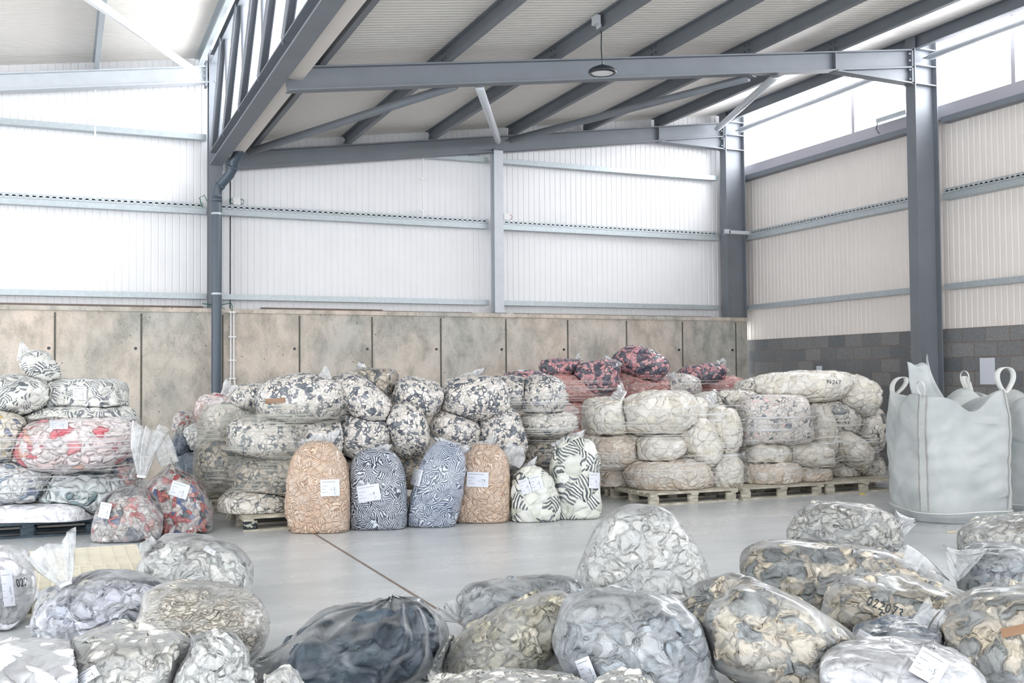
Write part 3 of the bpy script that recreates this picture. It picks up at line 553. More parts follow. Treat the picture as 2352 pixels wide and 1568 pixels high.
class Bag:
    def __init__(s, mat, cx, cy, w, h, label, Y=None, T=None, ang=0, yaw=0, shape='pillow', tips=(), tails=(), papers=(), tapes=(), marks=(), fine=False, z0=0., group=None, lump=1., fill=.0, floor=None, name='scrap_sack', tie=None, D=None, film='film', cat='sack', n=None, taper=0.):
        s.__dict__.update({k: v for k, v in locals().items() if k != 's'})
        r = ray(cx, cy)
        if Y is not None: D = Y/r[1]
        elif D is None:
            sg = h*.5
            D = (H-z0)/(sg/F*.94-r[2])
        s.D = D; s.c = C0+r*D; m = D/F
        s.T = T if T else .9*min(w, h)*m
        th = math.atan2(-r[2], 1.); hz = (h*m/2)
        if abs(ang) < 30 and shape != 'up': hz = math.sqrt(max((h*m/2)**2-(s.T/2*math.sin(th))**2, (.3*h*m)**2))
        s.half = np.array([w*m/2, s.T/2, hz])*(1.10 if fine else 1.03)
        a = math.radians(ang); yw = math.radians(yaw)
        e1 = E1*math.cos(yw)+E2*math.sin(yw); e2 = E2*math.cos(yw)-E1*math.sin(yw)
        s.R = np.array([e1*math.cos(a)+E3*math.sin(a), e2, E3*math.cos(a)-e1*math.sin(a)])     # rows: local x (width), y (depth), z (height)
        s.floor = floor if floor is not None else z0
        s.seed = len(BAGS)*7+3; BAGS.append(s)
        s.px = lambda x, y, dd=0.: C0+ray(x, y)*(s.D+dd)
    def gauge(s, P):
        q = ((P-s.c)@s.R.T)/s.half
        if s.shape == 'up':        # standing sack: boxy foot, rounded shoulders
            l1 = np.abs(q).sum(1)+1e-9; t = q[:, 2]/l1; k = 1+.05*np.clip(t, 0, 1)-.02
            k = 1-s.taper*np.clip(t+.15, 0, 1)
            x = np.abs(q[:, 0])/k; y = np.abs(q[:, 1])/k; z = np.abs(q[:, 2]); m_ = np.where(q[:, 2] > 0, 2.6, 6.)
            rr = (x**3+y**3)**(1/3); return (rr**m_+z**m_)**(1/m_)
        if s.shape == 'box':
            q = np.abs(q); return (q**4.5).sum(1)**(1/4.5)
        if s.shape == 'cone':
            l1 = np.abs(q).sum(1)+1e-9; t = q[:, 2]/l1; k = 1-.5*np.clip(t+.2, 0, 1.2)
            x = np.abs(q[:, 0])/k; y = np.abs(q[:, 1])/k; z = np.abs(q[:, 2]); return ((x**2.3+y**2.3)**(2.6/2.3)+z**2.6)**(1/2.6)
        q = np.abs(q); e = 2.5; return ((q[:, 0]**e+q[:, 2]**e)**(2.3/e)+q[:, 1]**2.3)**(1/2.3)
    def shell(s):
        V0, Fc = ICO[s.n or (6 if s.fine else 5)]; d = V0*s.half; d = (d/np.linalg.norm(d, axis=1)[:, None])@s.R
        g0 = s.gauge(s.c+d); P = d/g0[:, None]; size = s.half.min()
        nz = wnoise(P/size, s.seed, 1.6, 3); k = 1+(.085 if s.fine else .06)*nz*s.lump
        s.dirs = d
        for tp in s.tips:
            tv = s.px(tp[0], tp[1], tp[3] if len(tp) > 3 else 0)-s.c; tl = np.linalg.norm(tv); sg = tp[2]
            cosang = np.clip((d@tv)/tl, -1, 1); wgt = np.exp(-(np.arccos(cosang)/sg)**2)
            b = P*k[:, None] if tp is s.tips[0] else P
            k2 = (wgt*.95)[:, None]; P = b*(1-k2)+(tv[None, :]*(wgt[:, None]**.35))*k2; k = np.ones(len(P)) if tp is s.tips[0] else k
            # radial pleats running into the tied corner
            perp = d-(d@(tv/tl))[:, None]*(tv/tl); ax = np.cross(tv/tl, [0.3, .2, 1]); ax /= np.linalg.norm(ax); ay = np.cross(tv/tl, ax)
            ph = np.arctan2(perp@ay, perp@ax); rad = np.exp(-(np.arccos(cosang)/(sg*2.6))**2)*(1-wgt*.6)
            P = P*(1+.035*rad*np.sin(ph*13+3*np.sin(ph*2+s.seed)))[:, None]
        if not s.tips: P = P*k[:, None]
        if s.shape in ('pillow', 'box', 'cone'):           # sealed corners of the bag sticking out
            rr = np.random.RandomState(s.seed+2)
            for k3 in range(3):
                cv = np.array([rr.choice([-1, 1])*rr.uniform(.6, 1), rr.uniform(-.5, .3), rr.choice([-1, 1])*rr.uniform(.25, .8)])*s.half@s.R; cv /= np.linalg.norm(cv)
                an = np.arccos(np.clip(d@cv, -1, 1)); P = P*(1+rr.uniform(.06, .15)*np.exp(-(an/rr.uniform(.25, .42))**2))[:, None]
            P = P*(1-.035*np.abs(wnoise(P/size, s.seed+8, 3.6, 2)))[:, None]
        s.P = P; return P
def pack():
    for b in BAGS: b.shell()
    for a in BAGS:
        nb = [b for b in BAGS if b is not a and np.linalg.norm(a.c-b.c) < np.linalg.norm(a.half)+np.linalg.norm(b.half)]
        lo = np.zeros(len(a.P)); sc = np.ones(len(a.P))
        ga = a.gauge(a.c+a.P)
        for b in nb:
            pa = a.c+a.P*sc[:, None]; bad = (b.gauge(pa) < ga*sc)
            if not bad.any(): continue
            idx = np.where(bad)[0]; L = np.zeros(len(idx)); U = sc[idx].copy()
            for it in range(14):
                mid = (L+U)/2; f = b.gauge(a.c+a.P[idx]*mid[:, None]) < ga[idx]*mid; U = np.where(f, mid, U); L = np.where(f, L, mid)
            sc[idx] = np.maximum(L*.985, .25)
        a.P = a.P*sc[:, None]; a.sc = sc
        W = a.c+a.P; z = W[:, 2]; fl = a.floor+.004
        # resting on the floor: flatten, with a soft bulge just above it
        below = z < fl; W[below, 2] = fl+np.minimum(.004, (fl-z[below])*.02)
        a.W = W
def facets(P, nrm, cell, seed, amp):
    area_ = 4*math.pi*(np.mean(np.linalg.norm(P-P.mean(0), axis=1))**2); n = int(min(520, max(24, area_/(cell*cell*.8))))
    r = np.random.RandomState(seed); A_, _ = np.linalg.qr(r.normal(size=(3, 3))); PS = (P-P.mean(0))@A_*np.array([1.25, .95, .6]); S_ = PS[r.choice(len(P), n, replace=False)].astype(np.float32); Q = PS.astype(np.float32); out = np.zeros(len(P)); tilt = r.normal(size=(n, 3))
    for i in range(0, len(Q), 4096):
        q = Q[i:i+4096]; d = np.sqrt(((q[:, None, :]-S_[None])**2).sum(2)); o = np.argpartition(d, 1, axis=1)[:, :2]
        d1 = np.take_along_axis(d, o[:, :1], 1)[:, 0]; d2 = np.take_along_axis(d, o[:, 1:2], 1)[:, 0]; i1 = o[:, 0]
        sw = d1 > d2; i1 = np.where(sw, o[:, 1], i1); d1, d2 = np.minimum(d1, d2), np.maximum(d1, d2)
        e = np.clip((d2-d1)/cell*3.2, 0, 1)
        out[i:i+4096] = amp*(e**.8-1)+amp*1.1*(((q-S_[i1])*tilt[i1]).sum(1)/cell)
    return out
def vnormals(V, Fc):
    a, b, c = V[Fc[:, 0]], V[Fc[:, 1]], V[Fc[:, 2]]; n = np.cross(b-a, c-a); N_ = np.zeros_like(V)
    for k in range(3): np.add.at(N_, Fc[:, k], n)
    return N_/(np.linalg.norm(N_, axis=1)[:, None]+1e-12)
def film_tail(name, A, B, r0, r1, flat, seed, parent, pleat=7, mat='film_tail', bend=.15, viewdir=None):
    """gathered or pointed end of a polythene sack: a crumpled open tube from A to B"""
    A = np.array(A, float); B = np.array(B, float); L = np.linalg.norm(B-A); t = (B-A)/L; r = np.random.RandomState(seed)
    vd = E2 if viewdir is None else viewdir; ax = np.cross(t, vd); ax /= np.linalg.norm(ax); ay = np.cross(ax, t)
    n, m_ = 64, 22; V = []; Fc = []; bd = ax*r.uniform(-1, 1)*bend*L; p0 = r.uniform(0, 6.28, 4)
    for k in range(m_):
        u = k/(m_-1); R_ = r0*(1-u)+r1*u if r1 < r0 else r0+(r1-r0)*(u**.75)
        for i in range(n):
            a = 2*math.pi*i/n; pl = 1+(.34*math.sin(pleat*a+p0[0]+1.2*u)+.16*math.sin((2*pleat+1)*a+p0[1]-u*2))*min(1, .4+u)
            edge = (.10*math.sin(3*a+p0[2])+.07*math.sin(5*a+p0[3]))*L*u*u
            V.append(A+t*(L*u+edge)+bd*math.sin(u*2.6)+ax*R_*pl*math.cos(a)+ay*R_*pl*flat*math.sin(a))
    for k in range(m_-1):
        for i in range(n): j = (i+1) % n; Fc.append((k*n+i, k*n+j, (k+1)*n+j, (k+1)*n+i))
    return mesh(name, V, Fc, M[mat], parent, True)
def cast(bag, x, y):
    d = ray(x, y); hit, nrm, idx, dist = bag.bvh.ray_cast(Vector(C0), Vector(d/np.linalg.norm(d)))
    if hit is None: return None
    h = np.array(hit); dn = -d/np.linalg.norm(d); nn = np.array(nrm)
    if nn@dn < 0: nn = -nn
    return h, nn
def patch(bag, cx, cy, w, h, rot, name, mat, parent, off=.008, lift=0.):
    """paper or tape lying on the sack: a small sheet that follows the surface under it"""
    a = math.radians(rot); nx, ny = 9, 8; V = []; ok = 0; c0 = cast(bag, cx, cy)
    if c0 is None: return None, None
    D0 = (c0[0]-C0)@CF; Ds = np.full((ny, nx), np.nan)
    for j in range(ny):
        for i in range(nx):
            u = (i/(nx-1)-.5)*w; v = (j/(ny-1)-.5)*h; q = cast(bag, cx+u*math.cos(a)-v*math.sin(a), cy+u*math.sin(a)+v*math.cos(a))
            if q is not None and abs((q[0]-C0)@CF-D0) < .25: Ds[j, i] = (q[0]-C0)@CF
    # smooth sheet: least-squares quadratic through the surface below, lifted clear of the lumps
    jj, ii = np.mgrid[0:ny, 0:nx]; X_ = (ii/(nx-1)-.5).ravel(); Y_ = (jj/(ny-1)-.5).ravel(); z = Ds.ravel(); k = ~np.isnan(z)
    A = np.stack([np.ones_like(X_), X_, Y_, X_*X_, Y_*Y_, X_*Y_], 1)
    if k.sum() < 12: return None, None
    co, *_ = np.linalg.lstsq(A[k], z[k], rcond=None); fitz = A@co; over = np.nanmax(fitz[k]-z[k]); fitz = fitz-min(over, .03)*.75-off
    for n_, zz in enumerate(fitz):
        u, v = X_[n_]*w, Y_[n_]*h; V.append(C0+ray(cx+u*math.cos(a)-v*math.sin(a), cy+u*math.sin(a)+v*math.cos(a))*zz)
    V = np.array(V); back = V+CF*.0012; n = len(V); Fc = []
    for j in range(ny-1):
        for i in range(nx-1): p_ = j*nx+i; Fc.append((p_, p_+nx, p_+nx+1, p_+1)); Fc.append((n+p_, n+p_+1, n+p_+nx+1, n+p_+nx))
    o = mesh(name, np.vstack([V, back]), Fc, M[mat], parent, True)
    def at(u, v, lift_=.0015):          # u,v in -.5...5 on the sheet
        zz = float(np.array([1, u, v, u*u, v*v, u*v])@co-min(over, .03)*.75-off-lift_); U, V2 = u*w, v*h
        return C0+ray(cx+U*math.cos(a)-V2*math.sin(a), cy+U*math.sin(a)+V2*math.cos(a))*zz
    return o, at
GL = {'0': [[(.5, 0), (.85, .2), (.85, .8), (.5, 1), (.15, .8), (.15, .2), (.5, 0)]], '1': [[(.3, .2), (.55, 0), (.55, 1)]], '2': [[(.1, .2), (.4, 0), (.8, .15), (.75, .45), (.15, 1), (.9, .95)]],
      '3': [[(.15, .08), (.6, 0), (.8, .25), (.45, .48), (.85, .7), (.6, 1), (.12, .92)]], '4': [[(.6, 1), (.65, 0), (.1, .65), (.9, .65)]], '5': [[(.8, 0), (.25, .02), (.2, .42), (.65, .42), (.82, .72), (.5, 1), (.12, .9)]],
      '6': [[(.75, .02), (.3, .35), (.18, .75), (.5, 1), (.82, .78), (.6, .52), (.22, .65)]], '7': [[(.1, 0), (.9, 0), (.4, 1)]], '9': [[(.8, .35), (.45, .5), (.2, .28), (.5, 0), (.82, .2), (.75, .6), (.45, 1)]],
      'A': [[(.05, 1), (.5, 0), (.95, 1)], [(.22, .62), (.8, .6)]], 'B': [[(.15, 1), (.15, 0), (.7, .1), (.7, .4), (.15, .48), (.8, .6), (.75, .95), (.15, 1)]], 'x': [[(.1, .4), (.8, 1)], [(.8, .4), (.1, 1)]],
      'o': [[(.5, .35), (.8, .6), (.6, .95), (.25, .85), (.25, .5), (.5, .35)]], '-': [[(.15, .5), (.85, .5)]], '/': [[(.1, 1), (.9, 0)]], ' ': []}
def ribbon(pts, wd, nrm=None):
    """thin pen stroke: short flat strips between 3D points"""
    mb = MB()
    for a, b in zip(pts[:-1], pts[1:]):
        a = np.array(a); b = np.array(b); d = b-a; l = np.linalg.norm(d)
        if l < 1e-6: continue
        d /= l; s_ = np.cross(d, CF); s_ /= np.linalg.norm(s_)+1e-9; s_ *= wd/2; a2 = a-d*wd*.3; b2 = b+d*wd*.3
        mb.add([a2-s_, a2+s_, b2+s_, b2-s_, a2-s_+CF*.0006, a2+s_+CF*.0006, b2+s_+CF*.0006, b2-s_+CF*.0006], [(0, 1, 2, 3), (7, 6, 5, 4), (0, 3, 7, 4), (1, 5, 6, 2)])
    return mb
def writing(fn, text, u0, v0, cw, ch, wd, slant=0.):
    mb = MB()
    for k, chh in enumerate(text):
        for st in GL.get(chh, []):
            P = []
            for i, (x, y) in enumerate(st):
                if i:
                    x0_, y0_ = st[i-1]
                    for q in (.5,): P.append(fn(u0+(k+(x0_+x)/2*.8)*cw, v0+(y0_+y)/2*ch))
                P.append(fn(u0+(k+x*.8)*cw, v0+y*ch))
            P = [p for p in P if p is not None]
            r_ = ribbon(P, wd); mb.add(r_.V, r_.F)
    return mb
def make_bag(s):
    _, Fc = ICO[s.n or (6 if s.fine else 5)]
    nrm = vnormals(s.W, Fc); base = s.W.min(0)*.5+s.W.max(0)*.5; base[2] = s.W[:, 2].min()
    root = empty(s.name, base)
    x_, y_ = s.c[0], s.c[1]
    gr = 'sacks lying on the open floor' if y_ < 9.3 else ('salmon and pink sacks at the back' if y_ > 12.75 and x_ > 5 else ('sacks in the far left pile' if y_ > 12.2 and x_ < 3 else ('sacks stacked at the left edge' if x_ < 1.4 and s.mat != 'red_blue' else ('labelled sacks standing in the front row' if s.shape == 'up' else ('sacks in the centre stack' if x_ < 5.8 else 'sacks in the cream stack')))))
    tag(root, s.label, s.cat, s.group or gr)
    cell = CELL.get(s.mat, .06)
    if s.fine:
        size = s.half.min(); fw = wnoise(s.W/size, s.seed+5, 5, 3)
        WS = s.W-nrm*(.006+.006*fw)[:, None]; WS[:, 2] = np.maximum(WS[:, 2], s.floor+.003)
        up = ((s.W-s.c)@s.R.T)[:, 2]/s.half[2]; shrink = .97-s.fill*np.clip(up+.1, 0, 1)
        tipw = np.zeros(len(s.W))
        for tp in s.tips:
            tv = s.px(tp[0], tp[1], tp[3] if len(tp) > 3 else 0)-s.c; tl = np.linalg.norm(tv); tipw = np.maximum(tipw, np.exp(-(np.arccos(np.clip((s.dirs@tv)/tl, -1, 1))/(tp[2]*1.3))**2))
        rr = np.linalg.norm(s.W-s.c, axis=1); maxr = 1/s.gauge(s.c+s.dirs); lim = np.where(tipw > .1, maxr*.93/np.maximum(rr, 1e-6), 9)
        sc = np.minimum(shrink, lim)
        P = s.c+(s.W-s.c)*sc[:, None]; n2 = vnormals(P, Fc)
        P = P+n2*(facets(P, n2, cell*1.05, s.seed, cell*.17)+.010*wnoise(P/size, s.seed+9, 4, 3)-.004)[:, None]
        P[:, 2] = np.maximum(P[:, 2], s.floor+.008)
        mesh('fabric_scraps', P, Fc, M[s.mat], root, True)
        outer = mesh('plastic_film', WS, Fc, M[s.film], root, True); s.bvh = BVHTree.FromPolygons(WS.tolist(), Fc.tolist())
    else:
        lim = np.clip((s.W[:, 2]-s.floor)/.03, 0, 1)
        WS = s.W+nrm*((facets(s.W, nrm, cell*1.3, s.seed, cell*.10*s.lump))*lim)[:, None]; WS[:, 2] = np.maximum(WS[:, 2], s.floor+.003)
        outer = mesh('sack_body', WS, Fc, M[s.mat], root, True); s.bvh = BVHTree.FromPolygons(WS.tolist(), Fc.tolist())
    for k, t in enumerate(s.tails):
        x0, y0, x1, y1, r0, r1 = t[:6]; m_ = s.D/F
        A = s.px(x0, y0, t[6] if len(t) > 6 else 0); B = s.px(x1, y1, t[7] if len(t) > 7 else (t[6] if len(t) > 6 else 0))
        B[2] = max(B[2], s.floor+.02)
        film_tail('tied_neck' if r1 > r0 else 'film_corner', A, B, r0*m_, r1*m_, .35, s.seed+k, root, 7 if r1 > r0 else 3)
        if r1 > r0 and r0 <= 12:
            d = (B-A)/np.linalg.norm(B-A); MB().tube(A-d*.006+np.zeros(3), A+d*.012, r0*m_*1.35, 14).build('tie_band', M['white'], root, True)
    for pp in s.papers:
        cx, cy, w_, h_, rot = pp[:5]; txt = pp[5] if len(pp) > 5 else ''
        o, at = patch(s, cx, cy, w_, h_, rot, 'paper_label', 'paper', root)
        if o is None: print('PAPER MISS', s.label); continue
        wd = .0016*max(1, s.D/7); mb = MB(); rr = random.Random(s.seed)
        rows = [(-.36, -.42, .30), (-.12, -.42, -.12), (.08, -.42, -.28), (.26, -.42, -.15), (.10, .02, .16)]
        for (v, a_, b_) in rows:
            u = a_
            while u < b_:
                e = min(b_, u+rr.uniform(.02, .06)); q = ribbon([at(u, v), at(e, v)], wd*(1.3 if v == -.36 else 1)); mb.add(q.V, q.F); u = e+.012
        q = writing(at, txt or '3', .18, -.02, .10, .2, wd*1.2); mb.add(q.V, q.F)
        q = writing(at, '/', .2, .26, .14, .14, wd); mb.add(q.V, q.F)
        w2 = mb.build('print', M['ink'], root); w2.parent = o; w2.location = (0, 0, 0)
    for (cx, cy, w_, h_, rot) in s.tapes: patch(s, cx, cy, w_, h_, rot, 'packing_tape', 'tape', root, .006)
    for (txt, x0, y0, cw, chh, rot, wd) in s.marks:
        a = math.radians(rot)
        def fn(u, v):
            q = cast(s, x0+u*math.cos(a)-v*math.sin(a), y0+u*math.sin(a)+v*math.cos(a))
            return None if q is None else q[0]+q[1]*.002-CF*.003
        mb = writing(fn, txt, 0, 0, cw, chh, wd)
        if mb.V: mb.build('handwritten_number', M['marker'], root)
    return root
CELL = {}
for k, v in dict(bw=.052, bw_brown=.055, bw_stripe=.085, green_bw=.13, tan_stripe=.05, navy_stripe=.05, blue_stripe=.05, pink_bw=.075, salmon=.05, cream=.12, cream_dirty=.1, red_white=.1, slate=.16, grey=.1, grey_lilac=.11,
                 grey_cream=.085, grey_beige=.085, beige_mix=.07, knit=.055, white_knit=.085, teal_white=.1, white_cloth=.14, navy=.1, olive=.09).items(): CELL[k] = v
# ---------------- pallets
def pallet(x0, y0, lx, ly, mat, label, name='wooden_pallet', cat='pallet', rot=0., endmat=None):
    root = empty(name, (x0+lx/2, y0+ly/2, 0)); tag(root, label, cat, 'pallets on the floor')
    nb = 7; bw = lx*.095 if False else ly/nb*.72
    for k in range(nb):
        y = y0+k*(ly-bw)/(nb-1); MB().box((x0, y, .122), (x0+lx, y+bw, .144)).build('deck_board', M[mat], root)
    for xx in (x0, x0+lx/2-.05, x0+lx-.1): MB().box((xx, y0, .1), (xx+.1, y0+ly, .1215)).build('stringer_board', M[mat], root)
    for i, xx in enumerate((x0+.002, x0+lx/2-.07, x0+lx-.142)):
        for j, yy in enumerate((y0+.002, y0+ly/2-.05, y0+ly-.102)):
            mb = MB(); sec = [(.035*math.cos(a)+(.035 if math.cos(a) > .01 else -.035 if math.cos(a) < -.01 else 0), .035*math.sin(a)) for a in [t*math.pi/10 for t in range(20)]]
            mb.prism([(q[1], q[0]) for q in sec], (xx+.07, yy+.05, .02), (xx+.07, yy+.05, .1), (1, 0, 0)); mb.build('foot_block', M[endmat if (endmat and j == 0) else mat], root)
    for yy in (y0, y0+ly/2-.05, y0+ly-.1): MB().box((x0, yy, 0), (x0+lx, yy+.1, .02)).build('runner', M[mat], root)
    return root
pallet(-2.2, 10.95, 1.2, 1.0, 'pallet_dark', 'dark blue plastic pallet under the left stack, left part', 'plastic_pallet')
pallet(-.95, 10.95, 1.3, 1.0, 'pallet_dark', 'dark blue plastic pallet under the left stack beside the tied sacks', 'plastic_pallet')
pallet(1.62, 10.42, 1.2, 1.0, 'pallet', 'pallet with a black and white worn foot at the front left of the black-and-cream stack', endmat='pallet_worn')
pallet(1.62, 11.5, 1.2, .8, 'pallet', 'pallet behind the worn pallet at the left of the black-and-cream stack')
pallet(2.95, 10.42, 1.2, 1.0, 'pallet', 'pallet hidden behind the striped sacks')
pallet(4.25, 10.6, 1.2, 1.0, 'pallet', 'pallet behind the green striped sacks')
pallet(6.15, 10.36, 1.2, 1.0, 'pallet', 'pale pallet at the near left corner of the cream sack stack')
pallet(6.15, 11.4, 1.2, .8, 'pallet', 'second pallet back at the left end of the cream sack stack')
pallet(7.42, 10.36, 1.2, 1.0, 'pallet', 'pale pallet in the middle of the cream sack stack')
pallet(8.68, 10.36, 1.2, 1.0, 'pallet', 'pale pallet at the right end of the cream stack beside the bulk bag')
pallet(.95, 12.0, .7, 1.0, 'pallet', 'small far pallet under the navy and olive sacks')
pallet(6.2, 13.0, 1.6, 1.0, 'pallet', 'pallet under the left of the salmon pile at the back')
pallet(7.9, 13.0, 1.6, 1.0, 'pallet', 'pallet under the right of the salmon pile at the back')
# cream waffle pallets near the front left
def waffle(x0, y0, lx, ly, zt, label, text=False):
    root = empty('plastic_pallet', (x0+lx/2, y0+ly/2, 0)); tag(root, label, 'pallet')
    mb = MB(); mb.box((x0, y0, zt-.05), (x0+lx, y0+ly, zt-.035)); nx, ny = 15, 11
    for i in range(nx+1): x = x0+(lx-.012)*i/nx; mb.box((x, y0, zt-.035), (x+.012, y0+ly, zt))
    for j in range(ny+1): y = y0+(ly-.012)*j/ny; mb.box((x0, y, zt-.035), (x0+lx, y+.012, zt-.001))
    for (i, j) in ((13, 9), (13, 7), (13, 3), (3, 3), (3, 9), (8, 6), (8, 2)):
        xa = x0+lx*i/nx; ya = y0+ly*j/ny; mb.box((xa-.02, ya-.02, zt-.04), (xa+lx/nx+.02, ya+ly/ny+.02, zt-.012)) if False else None
    mb.build('waffle_deck', M['pallet_cream'], root)
    MB().box((x0-.006, y0-.006, zt-.055), (x0+lx+.006, y0+.01, zt+.002)).box((x0-.006, y0+ly-.01, zt-.055), (x0+lx+.006, y0+ly+.006, zt+.002)).box((x0+lx-.01, y0, zt-.055), (x0+lx+.006, y0+ly, zt+.002)).build('deck_rim', M['pallet_cream'], root)
    for i in range(3):
        for j in range(3):
            xx = x0+(lx-.16)*i/2; yy = y0+(ly-.14)*j/2; MB().box((xx+.005, yy+.005, .018), (xx+.155, yy+.135, zt-.056)).build('foot_block', M['pallet_cream'], root)
    for j in range(3): yy = y0+(ly-.14)*j/2; MB().box((x0, yy, 0), (x0+lx, yy+.14, .018)).build('runner', M['pallet_cream'], root)
    if text:
        fc = bpy.data.curves.new('lettering', 'FONT'); fc.body = 'NOVA ALVORADA'; fc.size = .043; fc.extrude = .0012; fc.space_character = 1.15
        t = bpy.data.objects.new('lettering', fc); COL.objects.link(t); bpy.context.view_layer.update()
        me = bpy.data.meshes.new_from_object(t.evaluated_get(bpy.context.evaluated_depsgraph_get())); bpy.data.objects.remove(t)
        o = bpy.data.objects.new('lettering', me); COL.objects.link(o); me.materials.append(M['marker']); o.parent = root
        P_ = np.array((onZ(62, 1380, zt-.03)[0], y0-.0085, zt-.044))-np.array(root['_o']); o.matrix_parent_inverse = Matrix(); o.location = P_; o.rotation_euler = (math.pi/2, 0, 0)
    return root
waffle(-.75, 7.32, 1.3, .86, .155, 'cream plastic waffle pallet lettered NOVA ALVORADA along its front edge', True)
waffle(-.85, 8.2, 1.4, .85, .155, 'cream plastic waffle pallet lying behind the lettered one')
# ---------------- sack list (pixel position + world depth of each sack's middle)
B = Bag
GL_ = 'sacks stacked at the left edge'
YL = 11.35
B('white_cloth', 100, 1192, 215, 85, 'long white cloth sack at the bottom of the left stack, lying on the dark pallet', Y=11.25, T=.7, z0=.144, shape='box', lump=.6)
B('yellow_blue', 232, 1175, 120, 90, 'small sack of teal, yellow and cream scraps at the bottom right of the left stack', Y=11.4, T=.6, z0=.144)
B('blue_fleck', 38, 1105, 160, 105, 'white sack with blue flecks at the left edge below the cream one', Y=11.3, T=.7, z0=.144, tips=[(115, 1130, .3)])
B('teal_white', 190, 1128, 195, 105, 'white and teal sack below the big red-and-white one', Y=11.3, T=.75, z0=.144)
B('yellow_blue', -5, 1005, 125, 115, 'cream sack with a yellow and blue corner at the left edge', Y=11.25, T=.6, z0=.144)
B('red_white', 165, 1022, 270, 125, 'big white sack with red pieces in the middle of the left stack', Y=11.15, T=.8, z0=.144, papers=[(135, 975, 42, 20, 0)])
B('bw_stripe', 170, 958, 230, 65, 'pale wrapped sack squeezed above the red-and-white one', Y=11.6, T=.9, z0=.144)
B('bw_stripe', 42, 908, 135, 95, 'rounded black-and-white striped sack at the top left of the left stack', Y=11.5, T=.7, z0=.144)
B('bw_stripe', 190, 910, 170, 82, 'boxy black-and-white striped sack with a white label on top of the left stack', Y=11.7, T=.8, z0=.144, shape='box', papers=[(183, 903, 32, 30, 2)], lump=.5)
B('bw_stripe', 92, 845, 62, 95, 'leaning pointed sack of black-and-white scraps crowning the left stack', Y=11.6, T=.4, ang=38, z0=.144, tips=[(50, 800, .5)], tails=[(58, 822, 46, 788, 18, 3)])
B('pale_multi', 292, 1085, 62, 75, 'small red-flecked sack tucked behind the two tied sacks', Y=11.3, T=.4, z0=.0, tails=[(296, 1050, 312, 1018, 8, 30)])
B('red_blue', 405, 1160, 135, 165, 'red, blue and white sack leaning left behind the tied sack, label up top', Y=10.75, T=.5, ang=14, shape='up', taper=.35, tips=[(392, 1050, .45)], tails=[(388, 1066, 368, 1010, 22, 15)], papers=[(412, 1125, 42, 34, 18)], z0=0, fine=True, fill=.12)
B('pale_multi', 297, 1182, 138, 130, 'pale red-flecked sack tied at the neck with a tall milky film tail', Y=10.45, T=.45, shape='up', taper=.3, tips=[(325, 1096, .55), (330, 1252, .2, -.1)], tails=[(325, 1094, 344, 988, 8, 32)], papers=[(241, 1172, 26, 36, 12)], z0=0, fine=True, fill=.3)
# far small stack left of the centre stack
B('red_white', 497, 938, 88, 66, 'small red-flecked sack on top of the far left pile beside the downpipe', Y=12.9, T=.5, z0=.144, tails=[(520, 925, 545, 908, 20, 34)])
B('white_knit', 462, 1008, 78, 75, 'pale green-white sack in the far pile under the red-flecked one', Y=12.9, T=.6, z0=.144)
B('navy', 428, 1022, 56, 58, 'small dark navy sack at the left of the far pile', Y=12.9, T=.5, z0=.144)
B('navy', 455, 1082, 92, 92, 'dark blue-grey sack low in the far pile', Y=12.7, T=.7, z0=.144)
B('olive', 484, 1120, 84, 88, 'olive grey sack at the foot of the far pile', Y=12.4, T=.6, z0=.144)
B('pale_multi', 424, 972, 46, 56, 'faint pinkish sack at the back left of the far pile', Y=13.3, T=.5, z0=.144)
# centre stack
B('cream_bw', 588, 1157, 165, 82, 'low cream and brown flecked sack lying on the worn pallet', Y=10.95, T=.75, z0=.144, tips=[(515, 1180, .3)])
B('bw_brown', 640, 1092, 215, 108, 'large brownish wrapped sack above the worn pallet', Y=11.0, T=.9, z0=.144)
B('bw_brown', 520, 1060, 120, 130, 'wrapped sack bulging out at the left end of the centre stack', Y=11.5, T=.9, z0=.144)
B('cream_bw', 530, 975, 115, 105, 'pale wrapped sack at the upper left end of the centre stack', Y=11.7, T=.9, z0=.144)
B('bw', 606, 1006, 158, 92, 'black-and-cream sack tilted over the brownish one, left of the tan sack', Y=10.9, T=.7, ang=-6, z0=.144)
B('bw', 715, 1002, 158, 96, 'black-and-cream sack behind the top of the left tan sack', Y=11.05, T=.7, ang=-10, z0=.144)
B('bw', 686, 917, 192, 118, 'big black-and-cream sack with a film peak and brown tape, highest of the centre stack', Y=11.0, T=.8, ang=6, z0=.144, tips=[(750, 862, .3)], tails=[(746, 872, 749, 842, 16, 4)], tapes=[(632, 920, 46, 12, -4)])
B('bw', 588, 912, 110, 62, 'black-and-cream sack behind the left end of the big peaked one', Y=11.6, T=.7, z0=.144)
B('bw', 826, 912, 150, 84, 'black-and-cream sack sloping down to the right of the peaked one', Y=10.95, T=.6, ang=-40, z0=.144, tips=[(790, 852, .4)])
B('bw_brown', 868, 880, 86, 68, 'short brownish flecked sack at the back, top of the centre stack', Y=11.6, T=.9, z0=.144, shape='box', tails=[(828, 862, 812, 850, 18, 22)])
B('bw', 838, 1004, 118, 112, 'black-and-cream sack above the left navy striped sack', Y=10.95, T=.6, ang=-25, z0=.144, tails=[(805, 960, 790, 946, 22, 26)])
B('bw', 936, 988, 92, 128, 'tall black-and-cream sack leaning above the second navy striped sack', Y=10.85, T=.55, ang=14, z0=.144)
B('bw', 960, 912, 116, 92, 'black-and-cream sack with a smooth white top at the centre of the pile', Y=11.1, T=.65, ang=-18, z0=.144)
B('bw', 1085, 914, 150, 106, 'round black-and-cream sack with a gathered film neck on top', Y=11.0, T=.7, z0=.144, tails=[(1078, 874, 1072, 858, 12, 34)])
